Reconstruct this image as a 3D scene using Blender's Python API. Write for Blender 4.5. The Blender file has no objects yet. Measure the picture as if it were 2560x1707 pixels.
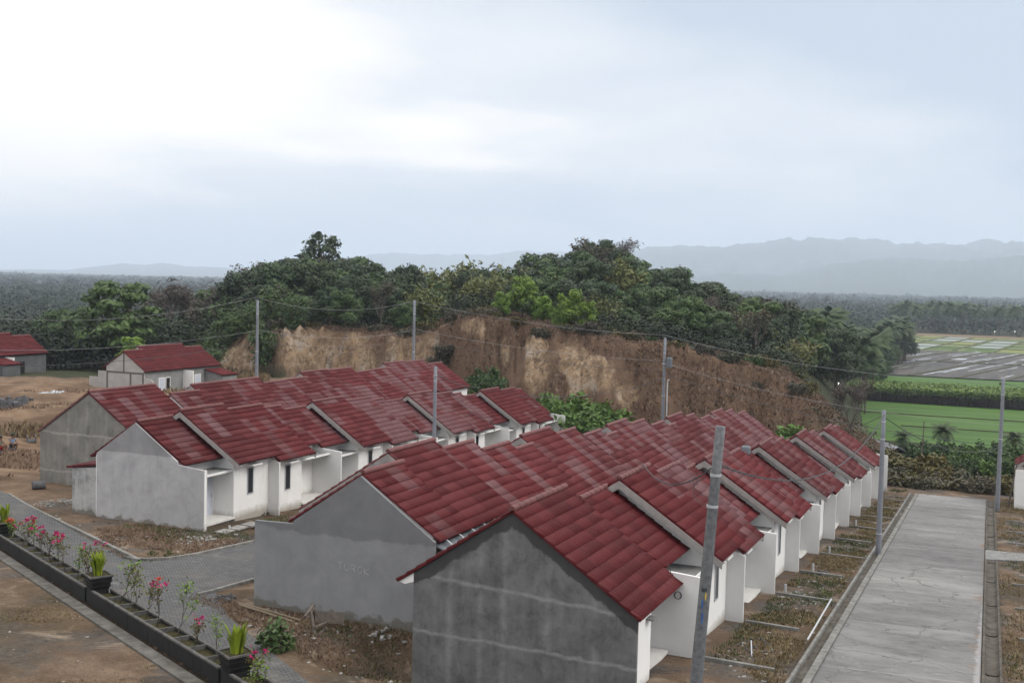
import bpy, bmesh, math, random
import numpy as np
from mathutils import Vector, Matrix
R = math.radians
S = bpy.context.scene
COL = S.collection
random.seed(7)
RNG = np.random.default_rng(11)

# ------------------------------------------------------------------ camera
# world: X runs along the rows of houses (away, to the right), Y across them (to the left), Z up; the camera is the origin
cam_d = bpy.data.cameras.new('camera')
cam = bpy.data.objects.new('camera', cam_d)
COL.objects.link(cam)
FW = Vector((0.91569211, 0.3982979, -0.05354191))
RT = Vector((0.3999724, -0.91618744, 0.02495313))
UP = Vector((0.03911565, 0.04426468, 0.99825378))
cam.matrix_world = Matrix(((RT.x, UP.x, -FW.x, 0), (RT.y, UP.y, -FW.y, 0), (RT.z, UP.z, -FW.z, 0), (0, 0, 0, 1)))
cam_d.sensor_width = 36.0
cam_d.lens = 2850 / 2560 * 36.0
cam_d.clip_start = 0.5
cam_d.clip_end = 60000
S.camera = cam

# ------------------------------------------------------------------ world, sun, exposure
SUN_AZ, SUN_EL = R(-82), R(42)           # direction to the sun
world = bpy.data.worlds.new('World')
S.world = world
world.use_nodes = True
wn, wl = world.node_tree.nodes, world.node_tree.links
wn.clear()


def wnode(t, **k):
    n = wn.new(t)
    for a, b in k.items():
        setattr(n, a, b)
    return n


w_out = wnode('ShaderNodeOutputWorld')
w_bg = wnode('ShaderNodeBackground')
w_bg.inputs['Strength'].default_value = 0.1
w_sky = wnode('ShaderNodeTexSky', sky_type='NISHITA', sun_disc=False, sun_elevation=SUN_EL, sun_rotation=R(90) - SUN_AZ,
              air_density=1.0, dust_density=4.0, ozone_density=1.0)
w_tc = wnode('ShaderNodeTexCoord')
w_sep = wnode('ShaderNodeSeparateXYZ')
wl.new(w_tc.outputs['Generated'], w_sep.inputs[0])


def wmath(op, a, b=None, c=None):
    n = wnode('ShaderNodeMath', operation=op)
    for i, v in enumerate((a, b, c)):
        if v is None:
            continue
        if isinstance(v, (int, float)):
            n.inputs[i].default_value = v
        else:
            wl.new(v, n.inputs[i])
    return n.outputs[0]


def wramp(x, pts):
    n = wnode('ShaderNodeValToRGB')
    e = n.color_ramp.elements
    while len(e) < len(pts):
        e.new(0.5)
    for el, (p, c) in zip(e, pts):
        el.position = p
        el.color = (c, c, c, 1) if isinstance(c, (int, float)) else (*c, 1)
    wl.new(x, n.inputs[0])
    return n.outputs[0]


# overcast deck: direction projected on a cloud plane so that bands flatten towards the horizon
w_zz = wmath('MAXIMUM', w_sep.outputs[2], 0.0)
w_den = wmath('ADD', w_zz, 0.09)
w_px = wmath('DIVIDE', w_sep.outputs[0], w_den)
w_py = wmath('DIVIDE', w_sep.outputs[1], w_den)
w_comb = wnode('ShaderNodeCombineXYZ')
wl.new(w_px, w_comb.inputs[0])
wl.new(w_py, w_comb.inputs[1])
w_n1 = wnode('ShaderNodeTexNoise')
w_n1.inputs['Scale'].default_value = 0.36
w_n1.inputs['Detail'].default_value = 5
w_n1.inputs['Roughness'].default_value = 0.5
w_n1.inputs['Distortion'].default_value = 0.3
w_map = wnode('ShaderNodeMapping')
w_map.inputs['Rotation'].default_value = (0, 0, R(-66))
w_map.inputs['Scale'].default_value = (0.75, 1.0, 1)
w_map.inputs['Location'].default_value = (3.3, 1.7, 0.4)
wl.new(w_comb.outputs[0], w_map.inputs[0])
wl.new(w_map.outputs[0], w_n1.inputs['Vector'])
# thicker, bluer cloud to the right (towards -Y), thin bright veil to the left
w_side = wmath('ADD', wmath('MULTIPLY', w_sep.outputs[1], -0.62), 0.26)
w_mask = wmath('ADD', w_n1.outputs[0], wmath('MULTIPLY', w_side, 0.55))
w_m = wmath('MULTIPLY', wramp(w_mask, [(0.40, 0.0), (0.52, 0.55), (0.60, 0.7), (0.74, 1.0)]), wramp(w_zz, [(0.28, 1.0), (0.45, 0.15)]))
w_elev = wramp(w_zz, [(0.0, (12.5, 11.6, 10.6)), (0.10, (14.4, 13.6, 12.6)), (0.24, (14.8, 14.0, 13.1)), (0.48, (20.0, 19.6, 19.0)), (0.9, (22.0, 21.7, 21.1))])
w_elev.node.color_ramp.interpolation = 'EASE'
w_mix = wnode('ShaderNodeMix', data_type='RGBA')
wl.new(w_m, w_mix.inputs[0])
wl.new(w_elev, w_mix.inputs[6])
w_mix.inputs[7].default_value = (6.4, 7.4, 8.7, 1)
w_mix2 = wnode('ShaderNodeMix', data_type='RGBA')
w_mix2.inputs[0].default_value = 0.93
wl.new(w_sky.outputs[0], w_mix2.inputs[6])
wl.new(w_mix.outputs[2], w_mix2.inputs[7])
wl.new(w_mix2.outputs[2], w_bg.inputs['Color'])
wl.new(w_bg.outputs[0], w_out.inputs['Surface'])

sun_d = bpy.data.lights.new('sun', 'SUN')
sun_d.energy = 1.5
sun_d.angle = R(25)
sun_d.color = (1.0, 0.96, 0.9)
sun = bpy.data.objects.new('sun', sun_d)
COL.objects.link(sun)
sv = Vector((math.cos(SUN_AZ) * math.cos(SUN_EL), math.sin(SUN_AZ) * math.cos(SUN_EL), math.sin(SUN_EL)))
sun.rotation_euler = sv.to_track_quat('Z', 'Y').to_euler()
sun.location = (0, 0, 40)

S.view_settings.view_transform = 'Standard'
S.view_settings.look = 'None'
S.view_settings.exposure = 0.0
S.view_settings.gamma = 1.0
S.render.engine = 'CYCLES'
S.cycles.max_bounces = 6
S.cycles.transparent_max_bounces = 4
S.cycles.volume_bounces = 2
S.cycles.use_denoising = True


# ------------------------------------------------------------------ helpers: objects
def tag(o, label=None, cat=None, group=None, kind=None):
    if label:
        o['label'] = label
    if cat:
        o['category'] = cat
    if group:
        o['group'] = group
    if kind:
        o['kind'] = kind
    return o


def empty(name, loc, label=None, cat=None, group=None, rz=0.0, kind=None):
    o = bpy.data.objects.new(name, None)
    COL.objects.link(o)
    o.location = loc
    o.rotation_euler = (0, 0, rz)
    o.empty_display_size = 0.3
    return tag(o, label, cat, group, kind)


def link_mesh(name, me, parent=None):
    o = bpy.data.objects.new(name, me)
    COL.objects.link(o)
    if parent is not None:
        o.parent = parent
    return o


def copy_tree(o, parent=None):
    c = o.copy()
    COL.objects.link(c)
    c.parent = parent
    for ch in o.children:
        copy_tree(ch, c)
    return c


def mesh_np(name, V, F, mats, smooth=False, uv=None, midx=None, col=None):
    """V (n,3); F (m,k) array of equal polygons, or a list of tuples; uv per loop; col per vertex"""
    me = bpy.data.meshes.new(name)
    V = np.asarray(V, np.float32)
    if isinstance(F, np.ndarray):
        m, k = F.shape
        me.vertices.add(len(V))
        me.vertices.foreach_set('co', V.ravel())
        me.loops.add(m * k)
        me.loops.foreach_set('vertex_index', F.astype(np.int32).ravel())
        me.polygons.add(m)
        me.polygons.foreach_set('loop_start', np.arange(0, m * k, k, dtype=np.int32))
        me.polygons.foreach_set('loop_total', np.full(m, k, np.int32))
        me.update(calc_edges=True)
    else:
        me.from_pydata(V.tolist(), [], F)
        me.update()
    if smooth:
        me.polygons.foreach_set('use_smooth', np.ones(len(me.polygons), bool))
    for mt in (mats if isinstance(mats, (list, tuple)) else [mats]):
        me.materials.append(mt)
    if midx is not None:
        me.polygons.foreach_set('material_index', np.asarray(midx, np.int32))
    if uv is not None:
        l = me.uv_layers.new(name='uv')
        l.data.foreach_set('uv', np.asarray(uv, np.float32).ravel())
    if col is not None:
        a = me.color_attributes.new('mask', 'FLOAT_COLOR', 'POINT')
        a.data.foreach_set('color', np.asarray(col, np.float32).ravel())
    return me


class MB:
    """collects shapes that become ONE mesh"""

    def __init__(s):
        s.v, s.f, s.m = [], [], []

    def add(s, V, F, m=0):
        b = len(s.v)
        s.v += [tuple(map(float, q)) for q in V]
        s.f += [tuple(i + b for i in q) for q in F]
        s.m += [m] * len(F)
        return s

    def box(s, x0, x1, y0, y1, z0, z1, m=0):
        V = [(x0, y0, z0), (x1, y0, z0), (x1, y1, z0), (x0, y1, z0), (x0, y0, z1), (x1, y0, z1), (x1, y1, z1), (x0, y1, z1)]
        return s.add(V, [(0, 3, 2, 1), (4, 5, 6, 7), (0, 1, 5, 4), (1, 2, 6, 5), (2, 3, 7, 6), (3, 0, 4, 7)], m)

    def hexa(s, V, m=0):
        return s.add(V, [(0, 3, 2, 1), (4, 5, 6, 7), (0, 1, 5, 4), (1, 2, 6, 5), (2, 3, 7, 6), (3, 0, 4, 7)], m)

    def prism_x(s, poly, x0, x1, m=0):
        """poly: (y, z) points, extruded along x"""
        n = len(poly)
        V = [(x0, y, z) for y, z in poly] + [(x1, y, z) for y, z in poly]
        F = [tuple(range(n)), tuple(range(2 * n - 1, n - 1, -1))]
        F += [(i, i + n, (i + 1) % n + n, (i + 1) % n) for i in range(n)]
        return s.add(V, F, m)

    def bar(s, a, b, w, h, up=(0, 0, 1), m=0):
        a, b, up = Vector(a), Vector(b), Vector(up)
        d = (b - a).normalized()
        sd = d.cross(up).normalized()
        u2 = sd.cross(d)
        V = []
        for p in (a, b):
            for i, j in ((-1, -1), (1, -1), (1, 1), (-1, 1)):
                V.append(p + sd * (i * w / 2) + u2 * (j * h / 2))
        return s.add(V, [(0, 1, 2, 3), (7, 6, 5, 4), (0, 4, 5, 1), (1, 5, 6, 2), (2, 6, 7, 3), (3, 7, 4, 0)], m)

    def tube(s, pts, rads, n=8, m=0, caps=True):
        pts = [Vector(p) for p in pts]
        if isinstance(rads, (int, float)):
            rads = [rads] * len(pts)
        base = len(s.v)
        ref = None
        V, F = [], []
        for i, p in enumerate(pts):
            t = (pts[min(i + 1, len(pts) - 1)] - pts[max(i - 1, 0)]).normalized()
            if ref is None:
                ref = t.orthogonal().normalized()
            ref = (ref - t * ref.dot(t)).normalized()
            bi = t.cross(ref)
            for k in range(n):
                a = 2 * math.pi * k / n
                V.append(p + (ref * math.cos(a) + bi * math.sin(a)) * rads[i])
        for i in range(len(pts) - 1):
            for k in range(n):
                k2 = (k + 1) % n
                F.append((i * n + k, i * n + k2, (i + 1) * n + k2, (i + 1) * n + k))
        if caps:
            F.append(tuple(range(n - 1, -1, -1)))
            F.append(tuple((len(pts) - 1) * n + k for k in range(n)))
        return s.add(V, F, m)

    def lathe(s, prof, c=(0, 0, 0), n=16, m=0):
        V, F = [], []
        for r, z in prof:
            for k in range(n):
                a = 2 * math.pi * k / n
                V.append((c[0] + r * math.cos(a), c[1] + r * math.sin(a), c[2] + z))
        for i in range(len(prof) - 1):
            for k in range(n):
                k2 = (k + 1) % n
                F.append((i * n + k, i * n + k2, (i + 1) * n + k2, (i + 1) * n + k))
        F.append(tuple(range(n - 1, -1, -1)))
        F.append(tuple((len(prof) - 1) * n + k for k in range(n)))
        return s.add(V, F, m)

    def mesh(s, name, mats, smooth=False):
        me = bpy.data.meshes.new(name)
        me.from_pydata(s.v, [], s.f)
        for mt in (mats if isinstance(mats, (list, tuple)) else [mats]):
            me.materials.append(mt)
        if any(s.m):
            me.polygons.foreach_set('material_index', np.array(s.m, np.int32))
        if smooth:
            me.polygons.foreach_set('use_smooth', np.ones(len(me.polygons), bool))
        bm = bmesh.new()
        bm.from_mesh(me)
        bmesh.ops.recalc_face_normals(bm, faces=bm.faces)
        bm.to_mesh(me)
        bm.free()
        me.update()
        return me

    def build(s, name, mats, parent=None, smooth=False):
        return link_mesh(name, s.mesh(name, mats, smooth), parent)


# ------------------------------------------------------------------ helpers: numpy noise
def _hash(i, j, seed):
    h = (i.astype(np.int64) * 374761393 + j.astype(np.int64) * 668265263 + seed * 2147483647) & 0xFFFFFFFF
    h = ((h ^ (h >> 13)) * 1274126177) & 0xFFFFFFFF
    return ((h ^ (h >> 16)) & 0xFFFF) / 65535.0


def vnoise(x, y, seed=0):
    i, j = np.floor(x), np.floor(y)
    fx, fy = x - i, y - j
    fx, fy = fx * fx * (3 - 2 * fx), fy * fy * (3 - 2 * fy)
    a, b = _hash(i, j, seed), _hash(i + 1, j, seed)
    c, d = _hash(i, j + 1, seed), _hash(i + 1, j + 1, seed)
    return (a + (b - a) * fx) * (1 - fy) + (c + (d - c) * fx) * fy


def fbm(x, y, seed=0, octv=4):
    x, y = np.asarray(x, float), np.asarray(y, float)
    t, a, n = 0, 0.5, 0
    for o in range(octv):
        t = t + a * (vnoise(x, y, seed + o) * 2 - 1)
        x, y, a = x * 2.03, y * 2.03, a * 0.5
    return t


def sstep(a, b, x):
    t = np.clip((x - a) / (b - a), 0, 1)
    return t * t * (3 - 2 * t)


# ------------------------------------------------------------------ helpers: materials
class N:
    def __init__(s, name):
        s.mat = bpy.data.materials.new(name)
        s.mat.use_nodes = True
        s.t = s.mat.node_tree
        s.t.nodes.clear()
        s.out = s.t.nodes.new('ShaderNodeOutputMaterial')
        s.b = s.t.nodes.new('ShaderNodeBsdfPrincipled')
        s.t.links.new(s.b.outputs[0], s.out.inputs['Surface'])
        s._tc = None

    def n(s, t, **k):
        n = s.t.nodes.new(t)
        for a, b in k.items():
            setattr(n, a, b)
        return n

    def l(s, a, b):
        s.t.links.new(a, b)

    def put(s, sock, v):
        if hasattr(v, 'is_linked') or isinstance(v, bpy.types.NodeSocket):
            s.l(v, sock)
        elif isinstance(v, (tuple, list)):
            sock.default_value = tuple(v) + ((1,) if len(v) == 3 and len(sock.default_value) == 4 else ())
        else:
            sock.default_value = v

    def tc(s, k='Object'):
        if s._tc is None:
            s._tc = s.n('ShaderNodeTexCoord')
        return s._tc.outputs[k]

    def pos(s):
        return s.n('ShaderNodeNewGeometry').outputs['Position']

    def math(s, op, a, b=None, c=None, clamp=False):
        n = s.n('ShaderNodeMath', operation=op, use_clamp=clamp)
        for i, v in enumerate((a, b, c)):
            if v is not None:
                s.put(n.inputs[i], v)
        return n.outputs[0]

    def sep(s, v):
        n = s.n('ShaderNodeSeparateXYZ')
        s.l(v, n.inputs[0])
        return n.outputs

    def comb(s, x, y, z=0.0):
        n = s.n('ShaderNodeCombineXYZ')
        for i, v in enumerate((x, y, z)):
            s.put(n.inputs[i], v)
        return n.outputs[0]

    def mapping(s, v, scale=(1, 1, 1), loc=(0, 0, 0), rot=(0, 0, 0)):
        n = s.n('ShaderNodeMapping')
        s.l(v, n.inputs[0])
        s.put(n.inputs['Scale'], scale)
        s.put(n.inputs['Location'], loc)
        s.put(n.inputs['Rotation'], rot)
        return n.outputs[0]

    def vadd(s, a, b):
        n = s.n('ShaderNodeVectorMath', operation='ADD')
        s.put(n.inputs[0], a)
        s.put(n.inputs[1], b)
        return n.outputs[0]

    def noise(s, v, scale, detail=4, rough=0.55, dist=0.0, col=False):
        n = s.n('ShaderNodeTexNoise')
        s.l(v, n.inputs['Vector'])
        s.put(n.inputs['Scale'], scale)
        s.put(n.inputs['Detail'], detail)
        s.put(n.inputs['Roughness'], rough)
        s.put(n.inputs['Distortion'], dist)
        return n.outputs[1 if col else 0]

    def voro(s, v, scale, feature='F1', out='Distance'):
        n = s.n('ShaderNodeTexVoronoi', feature=feature)
        s.l(v, n.inputs['Vector'])
        s.put(n.inputs['Scale'], scale)
        return n.outputs[out]

    def white(s, v):
        n = s.n('ShaderNodeTexWhiteNoise', noise_dimensions='3D')
        s.l(v, n.inputs['Vector'])
        return n.outputs[0]

    def rand(s):
        return s.n('ShaderNodeObjectInfo').outputs['Random']

    def ramp(s, x, pts, interp='LINEAR'):
        n = s.n('ShaderNodeValToRGB')
        e = n.color_ramp.elements
        n.color_ramp.interpolation = interp
        while len(e) < len(pts):
            e.new(0.5)
        for el, (p, c) in zip(e, pts):
            el.position = p
            el.color = (c, c, c, 1) if isinstance(c, (int, float)) else (*c, 1)
        s.put(n.inputs[0], x)
        return n.outputs[0]

    def mix(s, f, a, b, blend='MIX'):
        n = s.n('ShaderNodeMix', data_type='RGBA', blend_type=blend)
        s.put(n.inputs[0], f)
        s.put(n.inputs[6], a)
        s.put(n.inputs[7], b)
        return n.outputs[2]

    def range(s, x, a, b, c=0.0, d=1.0):
        n = s.n('ShaderNodeMapRange')
        for i, v in enumerate((x, a, b, c, d)):
            s.put(n.inputs[i], v)
        return n.outputs[0]

    def bump(s, h, strength=0.3, dist=0.02):
        n = s.n('ShaderNodeBump')
        s.put(n.inputs['Height'], h)
        n.inputs['Strength'].default_value = strength
        n.inputs['Distance'].default_value = dist
        s.l(n.outputs[0], s.b.inputs['Normal'])

    def done(s, color=None, rough=0.8, spec=0.3, metal=0.0):
        if color is not None:
            s.put(s.b.inputs['Base Color'], color)
        s.put(s.b.inputs['Roughness'], rough)
        s.put(s.b.inputs['Specular IOR Level'], spec)
        s.put(s.b.inputs['Metallic'], metal)
        return s.mat


def simple(name, c, var=0.25, scale=6.0, rough=0.8, spec=0.3, metal=0.0, bump=0.0, grime=None):
    m = N(name)
    v = m.tc()
    n = m.noise(v, scale, 5, 0.6)
    lo = tuple(x * (1 - var) for x in c)
    hi = tuple(min(1, x * (1 + var * 0.7)) for x in c)
    col = m.ramp(n, [(0.3, lo), (0.7, hi)])
    if grime:
        g = m.noise(m.mapping(v, (1, 1, 0.25)), scale * 0.35, 6, 0.7)
        col = m.mix(m.range(g, 0.52, 0.72, 0, 0.85), col, grime)
    if bump:
        m.bump(m.noise(v, scale * 6, 4, 0.6), bump, 0.02)
    return m.done(col, rough, spec, metal)


# ------------------------------------------------------------------ materials
def mat_tile():
    m = N('glazed_red_roof_tile')
    uv = m.sep(m.tc('UV'))
    rnd = m.rand()
    rr = m.math('MULTIPLY', rnd, 97.0)
    cx = m.math('FLOOR', m.math('DIVIDE', uv[0], 0.8))
    cx2 = m.math('FLOOR', m.math('DIVIDE', m.math('ADD', uv[0], m.math('MULTIPLY', rnd, 0.0)), 0.8))
    ry = m.math('FLOOR', m.math('ADD', uv[1], 0.001))
    ry3 = m.math('FLOOR', m.math('DIVIDE', m.math('ADD', uv[1], m.math('MULTIPLY', rnd, 2.5)), 3.0))
    a = m.white(m.comb(cx, ry, rr))
    b = m.white(m.comb(cx2, ry3, m.math('ADD', rr, 13.0)))
    c = m.white(m.comb(cx2, m.math('FLOOR', m.math('DIVIDE', ry, 5.0)), m.math('ADD', rr, 31.0)))
    # share of sun-faded sheets differs from house to house
    fa = m.sep(m.n('ShaderNodeObjectInfo').outputs['Color'])[0]
    th = m.math('SUBTRACT', 1.0, m.math('MULTIPLY', fa, 0.8))
    fade = m.math('MULTIPLY', m.math('GREATER_THAN', b, th), m.range(a, 0, 1, 0.3, 0.75))
    fade2 = m.math('MULTIPLY', m.math('GREATER_THAN', c, m.math('ADD', th, 0.08)), m.range(a, 0, 1, 0.65, 0.95))
    f = m.math('MAXIMUM', fade, fade2)
    f = m.math('MAXIMUM', f, m.math('MULTIPLY', m.math('GREATER_THAN', a, 0.72), m.math('MULTIPLY', fa, 0.4)))
    f = m.math('MAXIMUM', f, m.math('MULTIPLY', fa, m.range(a, 0, 1, 0.06, 0.3)))
    base = m.ramp(a, [(0.0, (0.070, 0.0075, 0.0095)), (0.5, (0.090, 0.0112, 0.0132)), (1.0, (0.112, 0.017, 0.0188))])
    tone = m.ramp(m.white(m.comb(rr, 1.0, 7.0)), [(0.0, (0.85, 0.8, 0.8)), (1.0, (1.12, 1.0, 1.0))])
    base = m.mix(1.0, base, tone, 'MULTIPLY')
    f = m.math('MULTIPLY', f, m.range(m.noise(m.mapping(m.tc('UV'), (3.5, 0.8, 1)), 1.0, 4, 0.6), 0.3, 0.7, 0.55, 1.0))
    col = m.mix(f, base, (0.165, 0.095, 0.10))
    st = m.noise(m.mapping(m.tc('UV'), (7.0, 0.5, 1)), 1.0, 4, 0.6)
    col = m.mix(m.range(st, 0.48, 0.75, 0, 0.22), col, (0.13, 0.06, 0.065))
    d = m.noise(m.tc(), 5.0, 5, 0.7)
    col = m.mix(m.range(d, 0.58, 0.72, 0, 0.45), col, (0.03, 0.012, 0.012))
    return m.done(col, m.range(d, 0.3, 0.7, 0.5, 0.65), 0.14)


def mat_white(name, base=(0.80, 0.79, 0.77), stain=0.42):
    m = N(name)
    v = m.vadd(m.tc(), m.comb(m.math('MULTIPLY', m.rand(), 40.0), 0.0, 0.0))
    n = m.noise(v, 1.3, 5, 0.6)
    col = m.ramp(n, [(0.3, tuple(x * 0.93 for x in base)), (0.7, base)])
    s = m.noise(m.mapping(v, (2.2, 2.2, 0.22)), 1.5, 6, 0.7)
    col = m.mix(m.range(s, 0.55, 0.8, 0, stain), col, (0.5, 0.47, 0.43))
    z = m.sep(m.tc())[2]
    dz = m.math('ADD', z, m.math('MULTIPLY', m.noise(v, 2.2, 4, 0.7), -0.5))
    col = m.mix(m.range(dz, -0.34, 0.05, 0.8, 0.0), col, (0.27, 0.235, 0.19))
    m.bump(m.noise(v, 30, 3), 0.08, 0.01)
    return m.done(col, 0.75, 0.25)


def mat_plaster(name, base, dark, light, z_split=None, wob=0.35, seams=(), vbands=(), blot=0.5, foot=None, edges=None, streak=0.35):
    """bare cement render; y is along the wall, z up (object space). seams: (z0, slope) pale joint lines; vbands: y of pale joints"""
    m = N(name)
    o = m.tc()
    x, y, z = m.sep(o)
    p2 = m.comb(y, z, x)
    n1 = m.noise(p2, 0.9, 6, 0.62, 0.4)
    n2 = m.noise(m.mapping(p2, (3.2, 0.35, 1)), 1.1, 6, 0.66)
    n3 = m.noise(p2, 3.5, 6, 0.7)
    wb = m.math('MULTIPLY', m.math('SUBTRACT', m.noise(p2, 1.6, 4, 0.6), 0.5), 1.0)
    col = m.ramp(n1, [(0.3, dark), (0.5, base), (0.72, light)])
    col = m.mix(m.range(n2, 0.42, 0.7, 0, streak), col, light)
    col = m.mix(m.range(n2, 0.46, 0.28, 0, streak), col, dark)
    col = m.mix(m.range(n3, 0.55, 0.75, 0, blot), col, tuple(c * 0.62 for c in dark))
    n4 = m.noise(p2, 1.9, 7, 0.7, 1.1)
    col = m.mix(m.range(n4, 0.53, 0.68, 0, blot * 0.7), col, tuple(c * 0.8 for c in dark))
    col = m.mix(m.range(n4, 0.45, 0.3, 0, blot * 0.6), col, tuple(c * 1.12 for c in light))
    if z_split is not None:
        k = m.range(m.math('ADD', z, m.math('MULTIPLY', wb, wob * 2)), z_split - 0.04, z_split + 0.05, 0, 1)
        up = m.ramp(n1, [(0.3, tuple(c * 0.72 for c in dark)), (0.7, tuple(c * 1.0 for c in dark))])
        col = m.mix(k, col, up)
    for zs, sl, wd in seams:
        ln = m.math('ABSOLUTE', m.math('SUBTRACT', m.math('ADD', z, m.math('MULTIPLY', wb, 0.28)), m.math('ADD', m.math('MULTIPLY', y, sl), zs)))
        col = m.mix(m.math('MULTIPLY', m.range(ln, 0.015, wd, 0.75, 0.0), m.range(n3, 0.3, 0.6, 0.2, 1.0)), col, tuple(min(1, c * 1.5) for c in light))
    for ys in vbands:
        ln = m.math('ABSOLUTE', m.math('SUBTRACT', m.math('ADD', y, m.math('MULTIPLY', wb, 0.16)), ys))
        col = m.mix(m.math('MULTIPLY', m.range(ln, 0.02, 0.16, 0.5, 0.0), m.range(n1, 0.35, 0.6, 0.0, 1.0)), col, tuple(min(1, c * 1.35) for c in light))
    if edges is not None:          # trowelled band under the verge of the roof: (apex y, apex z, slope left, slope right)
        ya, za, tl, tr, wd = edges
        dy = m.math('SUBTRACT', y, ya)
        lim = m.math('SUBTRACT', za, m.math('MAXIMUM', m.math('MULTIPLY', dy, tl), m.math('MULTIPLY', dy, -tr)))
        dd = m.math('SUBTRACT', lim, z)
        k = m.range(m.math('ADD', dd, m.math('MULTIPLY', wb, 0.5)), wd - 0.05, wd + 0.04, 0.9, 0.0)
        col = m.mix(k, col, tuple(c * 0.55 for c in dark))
    if foot is not None:
        fz, fc = foot
        k = m.range(m.math('ADD', z, m.math('MULTIPLY', wb, -1.1)), fz, fz + 0.12, 0.85, 0.0)
        col = m.mix(k, col, fc)
    m.bump(m.noise(p2, 14, 6, 0.65), 0.25, 0.02)
    return m.done(col, 0.88, 0.2)


M = {}
M['tile'] = mat_tile()
M['ridge'] = simple('red_ridge_tile', (0.13, 0.045, 0.044), 0.3, 3.0, 0.6, 0.3)
M['white'] = mat_white('white_painted_wall')
M['fin'] = mat_white('white_painted_screen_wall', (0.68, 0.67, 0.655), 0.25)
M['barge'] = simple('pale_bargeboard', (0.30, 0.285, 0.27), 0.22, 3.0, 0.7, 0.3, grime=(0.22, 0.21, 0.2))
M['slab'] = simple('bare_concrete_slab', (0.2, 0.2, 0.195), 0.35, 4.0, 0.85, 0.2, bump=0.2, grime=(0.12, 0.12, 0.12))
M['floor'] = simple('porch_floor_tile', (0.66, 0.64, 0.61), 0.12, 3.0, 0.4, 0.4)
M['footing'] = simple('dirty_footing', (0.085, 0.075, 0.064), 0.4, 4.0, 0.9, 0.1, bump=0.3)
M['alu'] = simple('grey_aluminium_frame', (0.38, 0.39, 0.41), 0.1, 3.0, 0.45, 0.5)
M['glass'] = simple('dark_window_glass', (0.02, 0.022, 0.026), 0.3, 2.0, 0.12, 0.5)
M['door'] = simple('pale_blue_white_door', (0.5, 0.53, 0.6), 0.06, 2.0, 0.5, 0.4)
M['steel'] = simple('galvanised_roof_steel', (0.55, 0.56, 0.58), 0.15, 5.0, 0.4, 0.5, 0.6)
M['gutter'] = simple('grey_sheet_gutter', (0.16, 0.18, 0.2), 0.3, 3.0, 0.55, 0.4)
M['dark_void'] = simple('dark_roof_void', (0.02, 0.018, 0.016), 0.3, 3.0, 0.95, 0.1)
M['pole'] = simple('weathered_concrete_pole', (0.135, 0.138, 0.145), 0.35, 9.0, 0.85, 0.2, bump=0.15, grime=(0.05, 0.05, 0.054))
M['pole_pale'] = simple('pale_concrete_pole', (0.19, 0.20, 0.225), 0.15, 4.0, 0.85, 0.2)
M['cable'] = simple('dark_cable_sheath', (0.07, 0.07, 0.075), 0.2, 4.0, 0.7, 0.3)
M['bare_wire'] = simple('aluminium_wire', (0.24, 0.24, 0.25), 0.2, 4.0, 0.5, 0.5)
M['black_metal'] = simple('black_insulator', (0.02, 0.02, 0.022), 0.2, 4.0, 0.5, 0.5)
M['transformer'] = simple('grey_painted_transformer', (0.12, 0.135, 0.15), 0.15, 4.0, 0.5, 0.4)
M['plastic_white'] = simple('white_plastic', (0.45, 0.46, 0.48), 0.08, 3.0, 0.4, 0.4)
M['plastic_blue'] = simple('blue_plastic', (0.06, 0.2, 0.55), 0.1, 3.0, 0.4, 0.4)
M['paint_yellow'] = simple('yellow_paint_mark', (0.65, 0.48, 0.03), 0.2, 9.0, 0.7, 0.3)
M['paint_blue'] = simple('blue_paint_mark', (0.04, 0.10, 0.26), 0.3, 9.0, 0.7, 0.3)
M['paint_dark'] = simple('faded_black_lettering', (0.05, 0.055, 0.065), 0.3, 9.0, 0.8, 0.2)
M['chalk'] = simple('white_chalk', (0.37, 0.37, 0.385), 0.35, 14.0, 0.9, 0.1)
M['kerb'] = simple('grey_kerb_concrete', (0.19, 0.185, 0.172), 0.4, 3.0, 0.9, 0.2, bump=0.3, grime=(0.085, 0.075, 0.06))
M['edging'] = simple('dirty_edging_concrete', (0.115, 0.108, 0.098), 0.45, 2.5, 0.9, 0.2, bump=0.3, grime=(0.055, 0.045, 0.034))
M['bark'] = simple('brown_bark', (0.105, 0.085, 0.065), 0.35, 5.0, 0.95, 0.1, bump=0.4)
M['twig'] = simple('grey_dry_twig', (0.11, 0.095, 0.085), 0.3, 5.0, 0.95, 0.1)
M['stem'] = simple('dark_woody_stem', (0.06, 0.048, 0.038), 0.3, 8.0, 0.95, 0.1)
M['rubble_mat'] = simple('pale_broken_masonry', (0.26, 0.25, 0.235), 0.35, 3.0, 0.9, 0.2)
M['stone'] = simple('grey_building_stone', (0.10, 0.10, 0.105), 0.4, 2.0, 0.9, 0.2, bump=0.4)
M['wood'] = simple('weathered_grey_wood', (0.12, 0.10, 0.085), 0.35, 6.0, 0.9, 0.15)
M['bamboo'] = simple('dry_bamboo', (0.16, 0.125, 0.085), 0.25, 6.0, 0.7, 0.25)
M['planter'] = simple('black_painted_stone', (0.0085, 0.008, 0.0082), 0.5, 5.0, 0.75, 0.35, bump=0.5, grime=(0.022, 0.019, 0.017))
M['planter_rim'] = simple('worn_planter_rim', (0.10, 0.096, 0.09), 0.45, 6.0, 0.85, 0.25, grime=(0.03, 0.028, 0.026))
M['planter_soil'] = simple('mossy_planter_soil', (0.045, 0.04, 0.018), 0.45, 7.0, 0.95, 0.1, bump=0.5)


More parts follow.
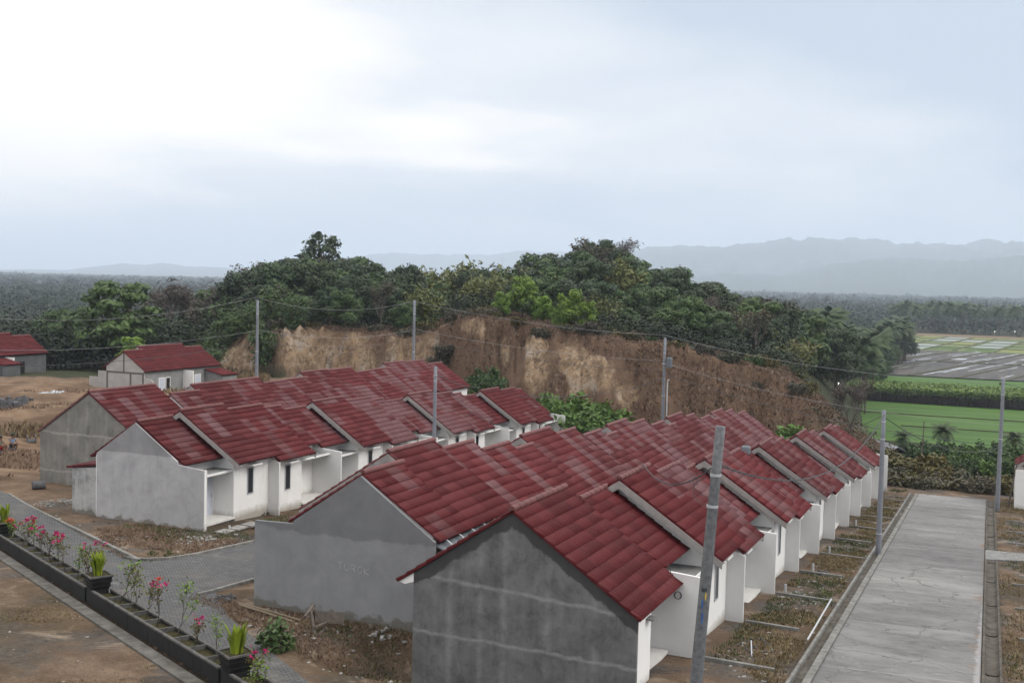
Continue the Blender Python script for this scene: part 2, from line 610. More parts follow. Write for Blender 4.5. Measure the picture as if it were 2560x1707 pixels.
def mat_leaf(name, cols, hue=0.25, rough=0.6, sc=0.55, wl=0.3):
    """cols: dark -> light; each leaf varies by its place, each tree by its own tone"""
    m = N(name)
    o = m.tc()
    n = m.noise(o, sc, 3, 0.6)
    w = m.white(m.vadd(m.mapping(o, (3, 3, 3)), (0.1, 0.2, 0.3)))
    k = m.math('ADD', m.math('MULTIPLY', n, 0.75), m.math('MULTIPLY', w, wl))
    col = m.ramp(k, [(0.25 + 0.55 * i / max(1, len(cols) - 1), c) for i, c in enumerate(cols)])
    r = m.rand()
    tint = m.ramp(r, [(0.0, (0.8, 0.86, 0.86)), (0.35, (1.0, 1.0, 1.0)), (0.7, (1.2, 1.1, 0.8)), (1.0, (0.85, 1.1, 0.85))])
    col = m.mix(hue * 2.2 if hue < 0.45 else 1.0, col, tint, 'MULTIPLY')
    m.done(col, rough, 0.25)
    return m.mat


M['leaf_dark'] = mat_leaf('dark_green_leaf', [(0.022, 0.036, 0.02), (0.036, 0.056, 0.027), (0.058, 0.082, 0.037)])
M['leaf_mid'] = mat_leaf('mid_green_leaf', [(0.030, 0.053, 0.02), (0.052, 0.088, 0.029), (0.085, 0.128, 0.042)])
M['leaf_bright'] = mat_leaf('fresh_green_leaf', [(0.05, 0.09, 0.014), (0.11, 0.18, 0.024), (0.18, 0.27, 0.045)], 0.12)
M['leaf_olive'] = mat_leaf('olive_bamboo_leaf', [(0.05, 0.06, 0.021), (0.105, 0.115, 0.038), (0.175, 0.185, 0.066)])
M['leaf_yellow'] = mat_leaf('yellowing_leaf', [(0.04, 0.036, 0.012), (0.08, 0.068, 0.02), (0.125, 0.105, 0.032)])
M['leaf_brown'] = mat_leaf('dry_brown_foliage', [(0.036, 0.033, 0.023), (0.066, 0.06, 0.042), (0.105, 0.093, 0.068)])
M['leaf_far'] = mat_leaf('far_wood_leaf', [(0.011, 0.019, 0.011), (0.022, 0.034, 0.017), (0.055, 0.066, 0.034)], 0.0, 0.7, 0.075, 0.12)
M['leaf_shrub'] = mat_leaf('shrub_leaf', [(0.036, 0.072, 0.015), (0.075, 0.135, 0.026), (0.13, 0.21, 0.042)], 0.12)
M['palm_leaf'] = mat_leaf('palm_frond', [(0.02, 0.035, 0.016), (0.045, 0.07, 0.027), (0.085, 0.11, 0.04)])
M['lily_leaf'] = mat_leaf('yellow_green_lily_leaf', [(0.07, 0.12, 0.008), (0.16, 0.215, 0.012), (0.32, 0.34, 0.025)], 0.05)
M['rice'] = mat_leaf('rice_leaf', [(0.05, 0.13, 0.01), (0.08, 0.2, 0.014), (0.11, 0.25, 0.02)], 0.0)
M['cane_leaf'] = mat_leaf('sugar_cane_leaf', [(0.07, 0.12, 0.022), (0.115, 0.175, 0.036), (0.165, 0.225, 0.058)], 0.0)
M['cane_stem'] = simple('dark_cane_stem', (0.03, 0.023, 0.018), 0.4, 4.0, 0.9, 0.1)
M['dry_grass'] = mat_leaf('dry_red_brown_grass', [(0.08, 0.05, 0.033), (0.14, 0.09, 0.06), (0.205, 0.14, 0.095)], 0.0)
M['straw'] = mat_leaf('straw_grass', [(0.085, 0.06, 0.028), (0.15, 0.11, 0.053), (0.23, 0.175, 0.09)], 0.0)
M['weed'] = mat_leaf('short_green_weed', [(0.026, 0.038, 0.011), (0.055, 0.068, 0.02), (0.09, 0.095, 0.03)], 0.0)
M['flower_pink'] = simple('magenta_flower', (0.40, 0.012, 0.12), 0.3, 20.0, 0.6, 0.2)
M['flower_red'] = simple('coral_red_flower', (0.46, 0.035, 0.03), 0.3, 20.0, 0.6, 0.2)

# ================================================================== THE SETTING
def px_az(xd):
    """bearing of a column of the photograph (2352 wide)"""
    return math.degrees(math.atan2(FW.y * 2850 + RT.y * (xd * 1.08844 - 1280), FW.x * 2850 + RT.x * (xd * 1.08844 - 1280)))


def px_tan(xd, yd):
    """tangent of the elevation of a place in the photograph"""
    d = FW * 2850 + RT * (xd * 1.08844 - 1280) - UP * (yd * 1.08844 - 853.5)
    return d.z / math.hypot(d.x, d.y)


def pad_h(u, v):
    s = np.interp(v, [27, 38, 47], [0.074, 0.05, 0.004])
    u_ = np.maximum(u, -10)
    near = -9.1 - 0.074 * u_
    far = -12.33 - s * (u_ - 43.7)
    dip = 1.1 * sstep(19.0, 16.9, v) * sstep(32.4, 30.6, u) * sstep(8.9, 9.8, v) * sstep(26.8, 29.0, u)
    return np.where(u_ < 43.7, near, far) - dip


EDGE_AZ = [-30, 0, 10, 16, 22, 30, 38, 48, 70]
EDGE0 = [97, 97, 100, 108, 122, 135, 146, 152, 150]
EDGE1 = [185, 188, 195, 215, 330, 330, 235, 225, 225]
SP_AZ = [5.0, 6.5, 8.0, 9.0, 10.0, 11.5, 13, 16, 19, 22, 25, 28, 33, 36.4, 37.4, 39]
SP_FT = [100, 100, 100, 100, 101, 102, 102, 105, 108, 114, 122, 131, 137, 141, 142, 142]
SP_TOP = [-18, -15.5, -12.3, -10.7, -8.7, -8.0, -7.4, -6.3, -5.9, -5.0, -4.0, -6.8, -7.3, -7.8, -10.4, -13]
SP_RUN = [12, 12, 12, 12, 12, 12, 13, 13, 13, 10.5, 6, 3.6, 3.0, 3.2, 5, 6]
SKY_XY = [(470, 720), (520, 690), (560, 662), (580, 650), (600, 628), (650, 606), (700, 596), (800, 602), (900, 608), (1000, 612), (1060, 600),
          (1120, 636), (1180, 606), (1250, 588), (1310, 566), (1370, 552), (1450, 574), (1540, 603), (1570, 628), (1640, 668), (1700, 690), (1760, 712), (1850, 742), (1950, 775), (2050, 800)]
HILL_AZ = np.array([px_az(x) for x, y in SKY_XY])[::-1]
HILL_TAN = np.array([px_tan(x, y) for x, y in SKY_XY])[::-1]
HILL_R = 222.0


def hill_h(az, D):
    """the wooded hill behind the cut slope"""
    crown = np.interp(az, [8, 14, 20, 28, 38], [9.0, 9.5, 9.5, 9.0, 8.0])
    zr = np.interp(az, HILL_AZ, HILL_TAN) * HILL_R - crown
    z0 = np.interp(az, SP_AZ, SP_TOP) - 1.5
    t = sstep(138, HILL_R, D) * 0.6 + 0.4 * np.clip((D - 138) / (HILL_R - 138), 0, 1)
    up = z0 + (zr - z0) * t
    dn = zr + (-30 - zr) * sstep(HILL_R + 8, 390, D)
    z = np.where(D < HILL_R + 4, up, dn)
    side = sstep(4.5, 9, az) * (1 - sstep(38.6, 41.5, az))
    return np.where(D > 130, -30 + (z + 30) * side, -60)


def ground_h(u, v, detail=True):
    u, v = np.asarray(u, float), np.asarray(v, float)
    D = np.hypot(u, v)
    az = np.degrees(np.arctan2(v, u))
    z = np.maximum(pad_h(u, v), -17.2)
    t = sstep(0, 1, (D - np.interp(az, EDGE_AZ, EDGE0)) / (np.interp(az, EDGE_AZ, EDGE1) - np.interp(az, EDGE_AZ, EDGE0)))
    fwd = sstep(85, 70, np.abs(az - 10))
    z = z + (-26 - z) * t * fwd + np.where(D > 600, 0, 0)
    # spur with the cut face
    wob = fbm(az * 0.9, D * 0.02, 5, 4) * 2.2 + fbm(az * 4.5, np.zeros_like(az), 9, 3) * np.interp(az, [14, 26], [0.15, 0.6])
    ft = np.interp(az, SP_AZ, SP_FT) + wob
    top = np.interp(az, SP_AZ, SP_TOP) + fbm(az * 1.2, D * 0.05, 21, 3) * 0.5
    run = np.interp(az, SP_AZ, SP_RUN)
    k = np.clip((D - ft) / run, 0, 1)
    kk = k ** 0.8
    sp = z + (top + np.clip((D - ft - run) * -0.03, -1.2, 0) - z) * kk
    back = sstep(ft + run + 22, ft + run + 62, D)
    sp = sp + (np.minimum(z, sp) - sp) * back
    on = (az > 4.8) & (az < 40.2) & (D > 90) & (D < 230)
    z2 = np.where(on, np.maximum(z, sp), z)
    z2 = np.where((D > ft + run + 2.5) & (D > 118) & (D < 420), np.maximum(z2, hill_h(az, D)), z2)
    cliff = np.where(on, sstep(0.02, 0.12, k) * (1 - sstep(0.93, 1.0, k)), 0)
    onsp = np.where(on, sstep(0.0, 0.1, k) * (1 - back), 0)
    if detail:
        z2 = z2 + cliff * (fbm(u * 0.35, v * 0.35, 31, 5) * 1.9 + (np.abs(fbm(az * 5, D * 0.25, 33, 4)) - .2) * 1.6)
        # dirt mounds on the waste land at the far left
        waste = sstep(50, 58, v) * sstep(62, 74, D) * (1 - sstep(160, 200, D))
        z2 = z2 + waste * (fbm(u * 0.09, v * 0.09, 41, 4) * 1.3 + 0.25)
        z2 = z2 + sstep(7, 12, v) * 0.0
    return z2, cliff, onsp, t * fwd


def bare_mask(u, v, z, az):
    """where the cut face is bare rock rather than dry growth"""
    P = np.stack([u, v, z], -1)
    X_ = np.maximum(P @ np.array(FW), 1)
    px, py = (1280 + 2850 * (P @ np.array(RT)) / X_) / 1.08844, (853.5 - 2850 * (P @ np.array(UP)) / X_) / 1.08844
    b = np.where(az > 27.2, 0.85 + 0.8 * fbm(u * .22, v * .22, 61, 4), -0.35 + 1.0 * fbm(u * .3, v * .3, 63, 4))
    for sx, sy, rx, ry, am in ((1225, 855, 32, 62, 1.5), (1238, 795, 22, 35, 1.3), (1352, 858, 58, 50, 1.7), (1320, 815, 35, 30, 1.2), (1160, 810, 12, 55, 1.2), (1085, 752, 30, 22, 1.3), (1560, 835, 40, 22, .5), (1440, 905, 30, 25, .9)):
        b = b + am * np.exp(-((px - sx) / rx) ** 2 - ((py - sy) / ry) ** 2)
    return sstep(0.3, 0.62, b)


def make_ground():
    azs = np.radians(np.concatenate([np.arange(-178, -42, 4.0), np.arange(-40, -4, 0.8), np.arange(-4, 52, 0.14), np.arange(52, 90, 0.8), np.arange(90, 180, 4.0)]))
    Ds = np.concatenate([[0.5, 3, 6, 9, 12], np.arange(14, 60, 0.5), np.arange(60, 100, 0.55), np.arange(100, 150, 0.4), np.arange(150, 240, 1.8),
                         np.geomspace(242, 1200, 60), np.geomspace(1260, 22000, 40)])
    A, Dm = np.meshgrid(azs, Ds)
    u, v = Dm * np.cos(A), Dm * np.sin(A)
    z, cl, sp, val = ground_h(u, v)
    nA, nD = len(azs), len(Ds)
    V = np.stack([u, v, z], -1).reshape(-1, 3)
    i = np.arange(nD - 1)[:, None] * nA + np.arange(nA)[None]
    j = np.arange(nD - 1)[:, None] * nA + (np.arange(nA)[None] + 1) % nA
    F = np.stack([i, i + nA, j + nA, j], -1).reshape(-1, 4)
    az = np.degrees(A)
    cl = cl * bare_mask(u, v, z, az)
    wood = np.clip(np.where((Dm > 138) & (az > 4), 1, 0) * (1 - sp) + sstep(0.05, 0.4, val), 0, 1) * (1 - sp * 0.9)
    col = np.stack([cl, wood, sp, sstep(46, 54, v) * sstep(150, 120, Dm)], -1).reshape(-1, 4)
    m = N('bare_earth_and_dry_grass')
    at = m.n('ShaderNodeAttribute', attribute_name='mask')
    cr = m.n('ShaderNodeSeparateColor')
    m.l(at.outputs['Color'], cr.inputs[0])
    kc, kw, ks, kl = cr.outputs[0], cr.outputs[1], cr.outputs[2], at.outputs['Alpha']
    p = m.pos()
    n1 = m.noise(p, 0.16, 6, 0.6, 0.3)
    n2 = m.noise(p, 0.75, 7, 0.68)
    n3 = m.noise(p, 5.0, 6, 0.7)
    n4 = m.noise(p, 0.33, 5, 0.6, 0.5)
    soil = m.ramp(n2, [(0.25, (0.066, 0.044, 0.03)), (0.45, (0.118, 0.08, 0.054)), (0.62, (0.172, 0.12, 0.083)), (0.8, (0.225, 0.166, 0.12))])
    grit = m.ramp(n3, [(0.3, (0.04, 0.037, 0.034)), (0.6, (0.10, 0.094, 0.088)), (0.8, (0.21, 0.2, 0.19))])
    n5 = m.noise(p, 17.0, 4, 0.7)
    soil = m.mix(m.range(n5, 0.5, 0.66, 0, 0.7), soil, (0.028, 0.02, 0.014))
    soil = m.mix(m.range(n5, 0.42, 0.3, 0, 0.55), soil, (0.17, 0.13, 0.10))
    soil = m.mix(m.range(n4, 0.47, 0.6, 0, 0.8), soil, grit)
    grass = m.ramp(n3, [(0.3, (0.034, 0.024, 0.012)), (0.7, (0.085, 0.062, 0.034))])
    soil = m.mix(m.range(n1, 0.48, 0.62, 0, 0.65), soil, grass)
    sp_ = m.voro(p, 7.0)
    soil = m.mix(m.range(sp_, 0.0, 0.13, 0.6, 0.0), soil, (0.2, 0.19, 0.18))
    n6 = m.noise(p, 0.42, 6, 0.65, 0.6)
    soil = m.mix(m.range(n6, 0.56, 0.66, 0, 0.7), soil, (0.27, 0.215, 0.165))
    soil = m.mix(m.range(n6, 0.40, 0.33, 0, 0.75), soil, (0.048, 0.043, 0.04))
    sand = m.ramp(n2, [(0.3, (0.11, 0.068, 0.042)), (0.55, (0.19, 0.125, 0.079)), (0.75, (0.27, 0.2, 0.137))])
    sand = m.mix(m.range(n1, 0.45, 0.6, 0, 0.75), sand, (0.075, 0.044, 0.027))
    soil = m.mix(m.math('MULTIPLY', kl, 0.85), soil, sand)
    dry = m.ramp(n3, [(0.3, (0.065, 0.04, 0.027)), (0.7, (0.14, 0.09, 0.06))])
    soil = m.mix(ks, soil, dry)
    pv = m.mapping(p, (1, 1, 0.7))
    c1 = m.noise(pv, 0.35, 7, 0.68, 0.6)
    c2 = m.noise(pv, 0.95, 6, 0.65, 0.5)
    rock = m.ramp(c1, [(0.3, (0.10, 0.066, 0.045)), (0.42, (0.17, 0.115, 0.074)), (0.52, (0.25, 0.172, 0.105)), (0.62, (0.27, 0.225, 0.18)), (0.75, (0.34, 0.31, 0.28))])
    rock = m.mix(m.range(c2, 0.52, 0.66, 0, 0.75), rock, (0.075, 0.052, 0.035))
    c3 = m.noise(p, 1.7, 6, 0.75, 0.8)
    rock = m.mix(m.range(c3, 0.52, 0.62, 0, 0.8), rock, (0.06, 0.04, 0.027))
    rock = m.mix(m.range(c3, 0.44, 0.36, 0, 0.6), rock, (0.36, 0.32, 0.27))
    rock = m.mix(m.range(n3, 0.55, 0.75, 0, 0.5), rock, (0.32, 0.25, 0.18))
    soil = m.mix(kc, soil, rock)
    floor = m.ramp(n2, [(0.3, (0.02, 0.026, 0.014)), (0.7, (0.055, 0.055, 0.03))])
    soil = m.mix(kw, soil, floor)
    m.bump(m.math('ADD', m.math('MULTIPLY', n2, 0.5), m.math('MULTIPLY', n3, 0.5)), 0.9, 0.14)
    m.done(soil, 0.95, 0.1)
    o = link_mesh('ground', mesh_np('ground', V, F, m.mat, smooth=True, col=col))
    tag(o, 'bare brown earth, dry grass and the cut hillside', None, None, 'structure')


make_ground()


def gz(u, v):
    return float(ground_h(np.array([u]), np.array([v]))[0][0])


def gplane(u):
    return -9.1 - 0.074 * u


def sheet(name, pts, zoff, mat, kind='structure', label=None, zf=None, thick=0.0):
    V = [(u, v, (zf if zf is not None else gplane(u)) + zoff) for u, v in pts]
    me = mesh_np(name, V, [tuple(range(len(V)))], mat)
    o = link_mesh(name, me)
    return tag(o, label, None, None, kind)


def mat_road():
    m = N('worn_concrete_road')
    p = m.pos()
    q = m.mapping(p, (0.28, 1.0, 1.0))
    n1 = m.noise(m.mapping(p, (0.5, 0.25, 1)), 0.6, 6, 0.62, 0.4)
    n2 = m.noise(m.mapping(p, (1.3, 0.55, 1)), 1.6, 8, 0.74, 1.2)
    n3 = m.noise(p, 3.0, 6, 0.7)
    col = m.ramp(n1, [(0.32, (0.08, 0.079, 0.081)), (0.5, (0.142, 0.14, 0.139)), (0.66, (0.225, 0.222, 0.215))])
    col = m.mix(m.range(n2, 0.42, 0.7, 0, 0.55), col, (0.245, 0.24, 0.235))
    col = m.mix(m.range(n2, 0.45, 0.3, 0, 0.55), col, (0.075, 0.074, 0.076))
    x, y, z = m.sep(p)
    # pours of slightly different grey, with joints across the road
    cell = m.math('FLOOR', m.math('DIVIDE', m.math('ADD', x, m.math('MULTIPLY', y, 0.12)), 7.3))
    tone = m.white(m.comb(cell, 2.0, 5.0))
    col = m.mix(1.0, col, m.ramp(tone, [(0, (0.84, 0.83, 0.83)), (1, (1.13, 1.12, 1.1))]), 'MULTIPLY')
    fr = m.math('FRACT', m.math('DIVIDE', m.math('ADD', x, m.math('MULTIPLY', y, 0.12)), 7.3))
    col = m.mix(m.math('MULTIPLY', m.math('LESS_THAN', fr, 0.012), 0.5), col, (0.28, 0.275, 0.27))
    cr = m.voro(m.vadd(p, m.noise(p, 1.2, 4, 0.6, 0, True)), 0.42, 'DISTANCE_TO_EDGE')
    col = m.mix(m.math('MULTIPLY', m.math('LESS_THAN', cr, 0.012), m.range(n1, 0.4, 0.6, 0.0, 0.7)), col, (0.05, 0.048, 0.046))
    col = m.mix(m.range(n3, 0.6, 0.72, 0, 0.45), col, (0.31, 0.30, 0.29))
    # earth washed over the right edge
    e = m.math('ADD', m.range(y, 1.6, 0.4, 0, 1), m.math('MULTIPLY', m.math('SUBTRACT', m.noise(p, 0.45, 5, 0.65), 0.5), 2.6))
    col = m.mix(m.range(e, 0.75, 1.2, 0, 0.7), col, (0.155, 0.098, 0.062))
    e2 = m.math('ADD', m.range(y, 0.75, 0.35, 0, 1), m.math('MULTIPLY', m.math('SUBTRACT', n3, 0.5), 1.4))
    col = m.mix(m.range(e2, 0.55, 0.8, 0, 0.6), col, (0.33, 0.33, 0.34))
    m.bump(n3, 0.3, 0.03)
    return m.done(col, 0.85, 0.25)


M['road'] = mat_road()


def mat_paver():
    m = N('grey_block_paving')
    p = m.pos()
    b = m.n('ShaderNodeTexBrick')
    m.l(m.mapping(p, (1, 1, 1), (0, 0, 0), (0, 0, R(45))), b.inputs['Vector'])
    b.inputs['Scale'].default_value = 1.0
    b.inputs['Brick Width'].default_value = 0.24
    b.inputs['Row Height'].default_value = 0.12
    b.inputs['Mortar Size'].default_value = 0.02
    b.inputs['Color1'].default_value = (0.075, 0.075, 0.079, 1)
    b.inputs['Color2'].default_value = (0.12, 0.12, 0.124, 1)
    b.inputs['Mortar'].default_value = (0.042, 0.041, 0.04, 1)
    n = m.noise(p, 0.5, 6, 0.65)
    col = m.mix(m.range(n, 0.5, 0.7, 0, 0.5), b.outputs[0], (0.14, 0.125, 0.105))
    col = m.mix(m.range(m.noise(p, 1.6, 5, 0.7), 0.6, 0.75, 0, 0.5), col, (0.24, 0.24, 0.24))
    m.bump(b.outputs[0], 0.4, 0.02)
    return m.done(col, 0.85, 0.25)


M['paver'] = mat_paver()
M['drain_bed'] = simple('silted_drain_bed', (0.085, 0.075, 0.062), 0.5, 3.0, 0.95, 0.15, bump=0.5, grime=(0.15, 0.145, 0.135))

# concrete road on the right
RL = lambda u: 4.83 + (u - 34.0) * 0.0178       # its left and right edges
RR = lambda u: 0.29 + (u - 36.0) * 0.0117
us = np.linspace(12, 95.3, 40)
V, F = [], []
for u in us:
    for f in (0, 1):
        uu = u + (0.55 if f and u > 95 else 0)
        V.append((uu, RL(u) if f == 0 else RR(u), gplane(uu) + 0.06))
for u in us:
    for f in (0, 1):
        V.append((u, RL(u) if f == 0 else RR(u), gplane(u) - 0.6))
n_ = len(us)
for i in range(n_ - 1):
    a = 2 * i
    F.append((a, a + 2, a + 3, a + 1))
    F.append((a, 2 * n_ + a, 2 * n_ + a + 2, a + 2))
    F.append((a + 1, a + 3, 2 * n_ + a + 3, 2 * n_ + a + 1))
F.append((2 * n_ - 2, 4 * n_ - 2, 4 * n_ - 1, 2 * n_ - 1))
tag(link_mesh('road', mesh_np('road', V, F, M['road'])), 'pale worn concrete road running down the slope', None, None, 'structure')

# block-paved street between the middle rows and the crossing lane beside the planters
PL_O, PL_D, PL_P = (29.0, 27.6), (0.4783, 0.8782), (0.8782, -0.4783)


def pl(s, t):
    """s along the planter line (towards the far left), t across it (away from the camera)"""
    return (PL_O[0] + PL_D[0] * s + PL_P[0] * t, PL_O[1] + PL_D[1] * s + PL_P[1] * t)


lane = [pl(-16, 0.5), pl(-16, 1.5), pl(-9.5, 2.4), pl(-6, 2.9), pl(-3.2, 3.35), (33.2, 25.95), (34.4, 26.15), (43.7, 26.2), (100, 26.3), (100, 31.1), (43.7, 31.05), (38.4, 30.9), (36.9, 31.1), (36.1, 31.7), (35.9, 32.7), pl(16, 3.95), pl(30, 3.95), pl(30, 0.5)]
V = []
for u, v in lane:
    z = float(pad_h(np.array(u), np.array(v)))
    V.append((u, v, z + 0.03))
paved = link_mesh('paved_street', mesh_np('paved_street', [(u, v, float(pad_h(np.array(u), np.array(v))) + 0.03) for u, v in lane], [tuple(range(len(lane)))], M['paver']))
bm = bmesh.new(); bm.from_mesh(paved.data); bmesh.ops.triangulate(bm, faces=bm.faces); bm.to_mesh(paved.data); bm.free()
tag(paved, 'grey block-paved street with a side lane', None, None, 'structure')


def strip(name, line, w, h, mat, label=None, kind='structure', base=0.0, parent=None, sub=-0.3):
    """a kerb: a swept box along a line on the ground"""
    mb = MB()
    pts = [Vector((u, v, gz(u, v) + base)) for u, v in line]
    nrm = []
    for i in range(len(pts)):
        d = (pts[min(i + 1, len(pts) - 1)] - pts[max(i - 1, 0)])
        d.z = 0
        d.normalize()
        nrm.append(Vector((-d.y, d.x, 0)))
    V = []
    for p, n in zip(pts, nrm):
        V += [p + n * (w / 2) + Vector((0, 0, sub)), p + n * (w / 2) + Vector((0, 0, h)), p - n * (w / 2) + Vector((0, 0, h)), p - n * (w / 2) + Vector((0, 0, sub))]
    F = []
    for i in range(len(pts) - 1):
        for k in range(4):
            a, b = i * 4 + k, i * 4 + (k + 1) % 4
            F.append((a, b, b + 4, a + 4))
    F += [(3, 2, 1, 0), tuple(len(V) - 4 + k for k in range(4))]
    mb.add(V, F)
    o = mb.build(name, mat, parent)
    return tag(o, label, None, None, kind) if parent is None else o


kerbA = [pl(27, 4.05)] + [pl(s, 4.05) for s in np.linspace(24, 7, 8)] + [(36.0, 32.8), (36.2, 31.85), (36.95, 31.25), (38.4, 31.02)] + [(u, 31.17) for u in (43.7, 60, 80, 100)]
strip('kerb', kerbA, 0.14, 0.12, M['kerb'], 'grey kerb bending round the far corner of the paved street')
kerbB = [(32.3, 26.0), (33.1, 25.95), (34.4, 26.02)] + [(u, 26.1) for u in (43.7, 60, 80, 100)]
strip('kerb', kerbB, 0.14, 0.12, M['kerb'], 'grey kerb along the near side of the paved street')
strip('concrete_edging', [pl(s, -0.52) for s in np.linspace(-16, 28, 12)], 0.42, 0.07, M['edging'], 'worn concrete edging strip in front of the black planters')

gb_ = [pl(s, -0.02) for s in np.linspace(-16, 28, 12)] + [pl(s, -0.31) for s in np.linspace(28, -16, 12)]
me_ = mesh_np('gutter_bed', [(u, v, gz(u, v) + 0.012) for u, v in gb_], [(k, k + 1, 22 - k, 23 - k) for k in range(11)], simple('leaf_litter', (0.03, 0.021, 0.014), 0.6, 9.0, 0.95, 0.1, bump=0.6))
tag(link_mesh('gutter_bed', me_), 'dark gutter full of dead leaves before the planters', None, None, 'structure')
# drains along both edges of the concrete road
lu = [14, 24, 34, 44, 54, 64, 74, 84, 94.5]
dr = empty('drain', (60, RL(60) + 0.4, gplane(60)), 'open silted concrete drain between the house plots and the road', 'drain')
for nm, off, w, h in (('side_wall', 0.12, 0.22, 0.13), ('side_wall', 0.58, 0.1, 0.17), ('bed', 0.32, 0.44, 0.02)):
    o = strip(nm, [(u, RL(u) + off) for u in lu], w, h, M['kerb'] if nm == 'side_wall' else M['drain_bed'], kind=None, parent=dr)
    o.location = -dr.location


def half_pipe(u0, u1, label):
    d = empty('drain', ((u0 + u1) / 2, RR(u0) - 0.3, gplane((u0 + u1) / 2)), label, 'drain', 'round-bottomed drains right of the road')
    L = d.location
    n = max(2, int((u1 - u0) / 1.0))
    mb = MB()
    V, F = [], []
    prof = [(0.30, 0.12), (0.22, 0.12), (0.20, 0.06), (0.14, 0.015), (0.0, 0.005), (-0.14, 0.015), (-0.20, 0.06), (-0.22, 0.12), (-0.30, 0.12), (-0.30, -0.2), (0.30, -0.2)]
    k = len(prof)
    for i in range(n + 1):
        u = u0 + (u1 - u0) * i / n
        for y, z in prof:
            V.append((u - L.x, RR(u) - 0.33 + y - L.y, gplane(u) + z - L.z))
    for i in range(n):
        for j in range(k):
            F.append((i * k + j, i * k + (j + 1) % k, (i + 1) * k + (j + 1) % k, (i + 1) * k + j))
    F += [tuple(range(k)), tuple(n * k + j for j in range(k - 1, -1, -1))]
    mb.add(V, F)
    mb.build('channel', M['drain_bed'], d)
    for i in range(1, int((u1 - u0) / 6.0) + 1):
        u = u0 + i * 6.0
        if u < u1 - 0.3:
            ring = MB()
            for a in range(4):
                y0, z0 = prof[2 + a]
                y1, z1 = prof[3 + a]
                ring.bar((u - L.x, RR(u) - 0.33 + y0 - L.y, gplane(u) + z0 + 0.012 - L.z), (u - L.x, RR(u) - 0.33 + y1 - L.y, gplane(u) + z1 + 0.012 - L.z), 0.05, 0.03)
            ring.build('joint', M['dark_void'], d)
    return d


half_pipe(14, 62.6, 'round-bottomed drain on the near side of the ramp right of the road')
half_pipe(66.6, 95.0, 'round-bottomed drain on the far side of the ramp right of the road')
ramp = MB()
rp = [(62.8, 0.55), (66.4, 0.6), (66.6, -3.2), (64.6, -3.4), (63.6, -1.0)]
ramp.add([(u, v, gplane(u) + 0.1) for u, v in rp] + [(u, v, gplane(u) - 0.3) for u, v in rp], [(0, 1, 2, 3, 4), (9, 8, 7, 6, 5)] + [(i, (i + 1) % 5, (i + 1) % 5 + 5, i + 5) for i in range(5)])
tag(ramp.build('ramp_slab', M['slab']), 'flat concrete slab bridging the drain on the right of the road', 'ramp')
rg = MB().lathe([(0.42, 0.0), (0.5, 0.0), (0.5, 0.22), (0.42, 0.22), (0.40, 0.02)], n=18)
o = rg.build('concrete_ring', M['kerb'])
o.location = (63.2, -2.1, gplane(63.2))
tag(o, 'round concrete well ring lying beside the ramp slab', 'well ring')

# valley fields (all on the valley floor)
ZV = -26.0


def mat_field(name, cols, scale, streak=(1, 1, 1), rough=0.8, rot=0.0, spec=0.2):
    m = N(name)
    p = m.mapping(m.pos(), streak, (0, 0, 0), (0, 0, rot))
    n = m.noise(p, scale, 6, 0.66)
    return m.done(m.ramp(n, [(0.28 + 0.44 * i / (len(cols) - 1), c) for i, c in enumerate(cols)]), rough, spec)


M['rice_field'] = mat_field('young_rice_field', [(0.028, 0.068, 0.010), (0.05, 0.11, 0.014), (0.072, 0.14, 0.022)], 0.3, (1, 0.12, 1))
M['rice_pale'] = mat_field('pale_rice_seedbed', [(0.075, 0.105, 0.035), (0.11, 0.14, 0.05), (0.16, 0.18, 0.085)], 0.06, (1, 0.6, 1))
M['mud'] = mat_field('ploughed_wet_mud', [(0.022, 0.019, 0.017), (0.05, 0.043, 0.038), (0.105, 0.09, 0.078)], 0.3, (0.12, 1.2, 1), 0.6, R(12))
M['water'] = simple('flood_water', (0.34, 0.35, 0.36), 0.1, 0.3, 0.3, 0.4)
M['bund'] = mat_field('grassy_bund', [(0.045, 0.046, 0.022), (0.08, 0.074, 0.036)], 0.3)
M['stubble'] = mat_field('tan_stubble', [(0.12, 0.085, 0.05), (0.18, 0.135, 0.082)], 0.2)


def field(name, pts, mat, label, z=0.06):
    o = sheet(name, pts, z, mat, zf=ZV)
    o['label'] = label
    return o


field('rice_field', [(205, -60), (205, 30), (218, 33), (276, 36), (276, -60)], M['rice_field'], 'bright green young rice field nearest the houses')
field('rice_field', [(297, -70), (297, 36), (366, 37), (374, -70)], M['rice_field'], 'bright green rice strip behind the sugar cane')
field('mud_field', [(368, -80), (362, 44), (523, 55), (536, -80)], M['mud'], 'dark ploughed mud field with strips of standing water')
field('seed_field', [(540, -110), (526, 60), (690, 66), (700, -110)], M['rice_pale'], 'pale green patchwork of rice seedbeds')
field('stubble_field', [(702, -140), (692, 70), (735, 72), (745, -140)], M['stubble'], 'tan stubble strip below the far trees')
mbw, mbb, mbp = MB(), MB(), MB()
r_ = random.Random(3)
for i in range(80):
    v0 = r_.uniform(-60, 42)
    u0 = r_.uniform(372, 505)
    L, w = r_.uniform(8, 50), r_.uniform(0.5, 1.5)
    if i % 9 == 0:
        L, w = r_.uniform(10, 18), r_.uniform(4, 7)
    sl = 0.21
    pts = []
    nn = 6
    for t in np.linspace(0, 1, nn):
        pts.append((u0 + L * t, v0 - sl * L * t + r_.uniform(-.3, .3) + w / 2 * r_.uniform(.6, 1)))
    for t in np.linspace(1, 0, nn):
        pts.append((u0 + L * t, v0 - sl * L * t + r_.uniform(-.3, .3) - w / 2 * r_.uniform(.6, 1)))
    mbw.add([(a, b, ZV + 0.10 + 0.0007 * i) for a, b in pts], [tuple(range(len(pts)))])
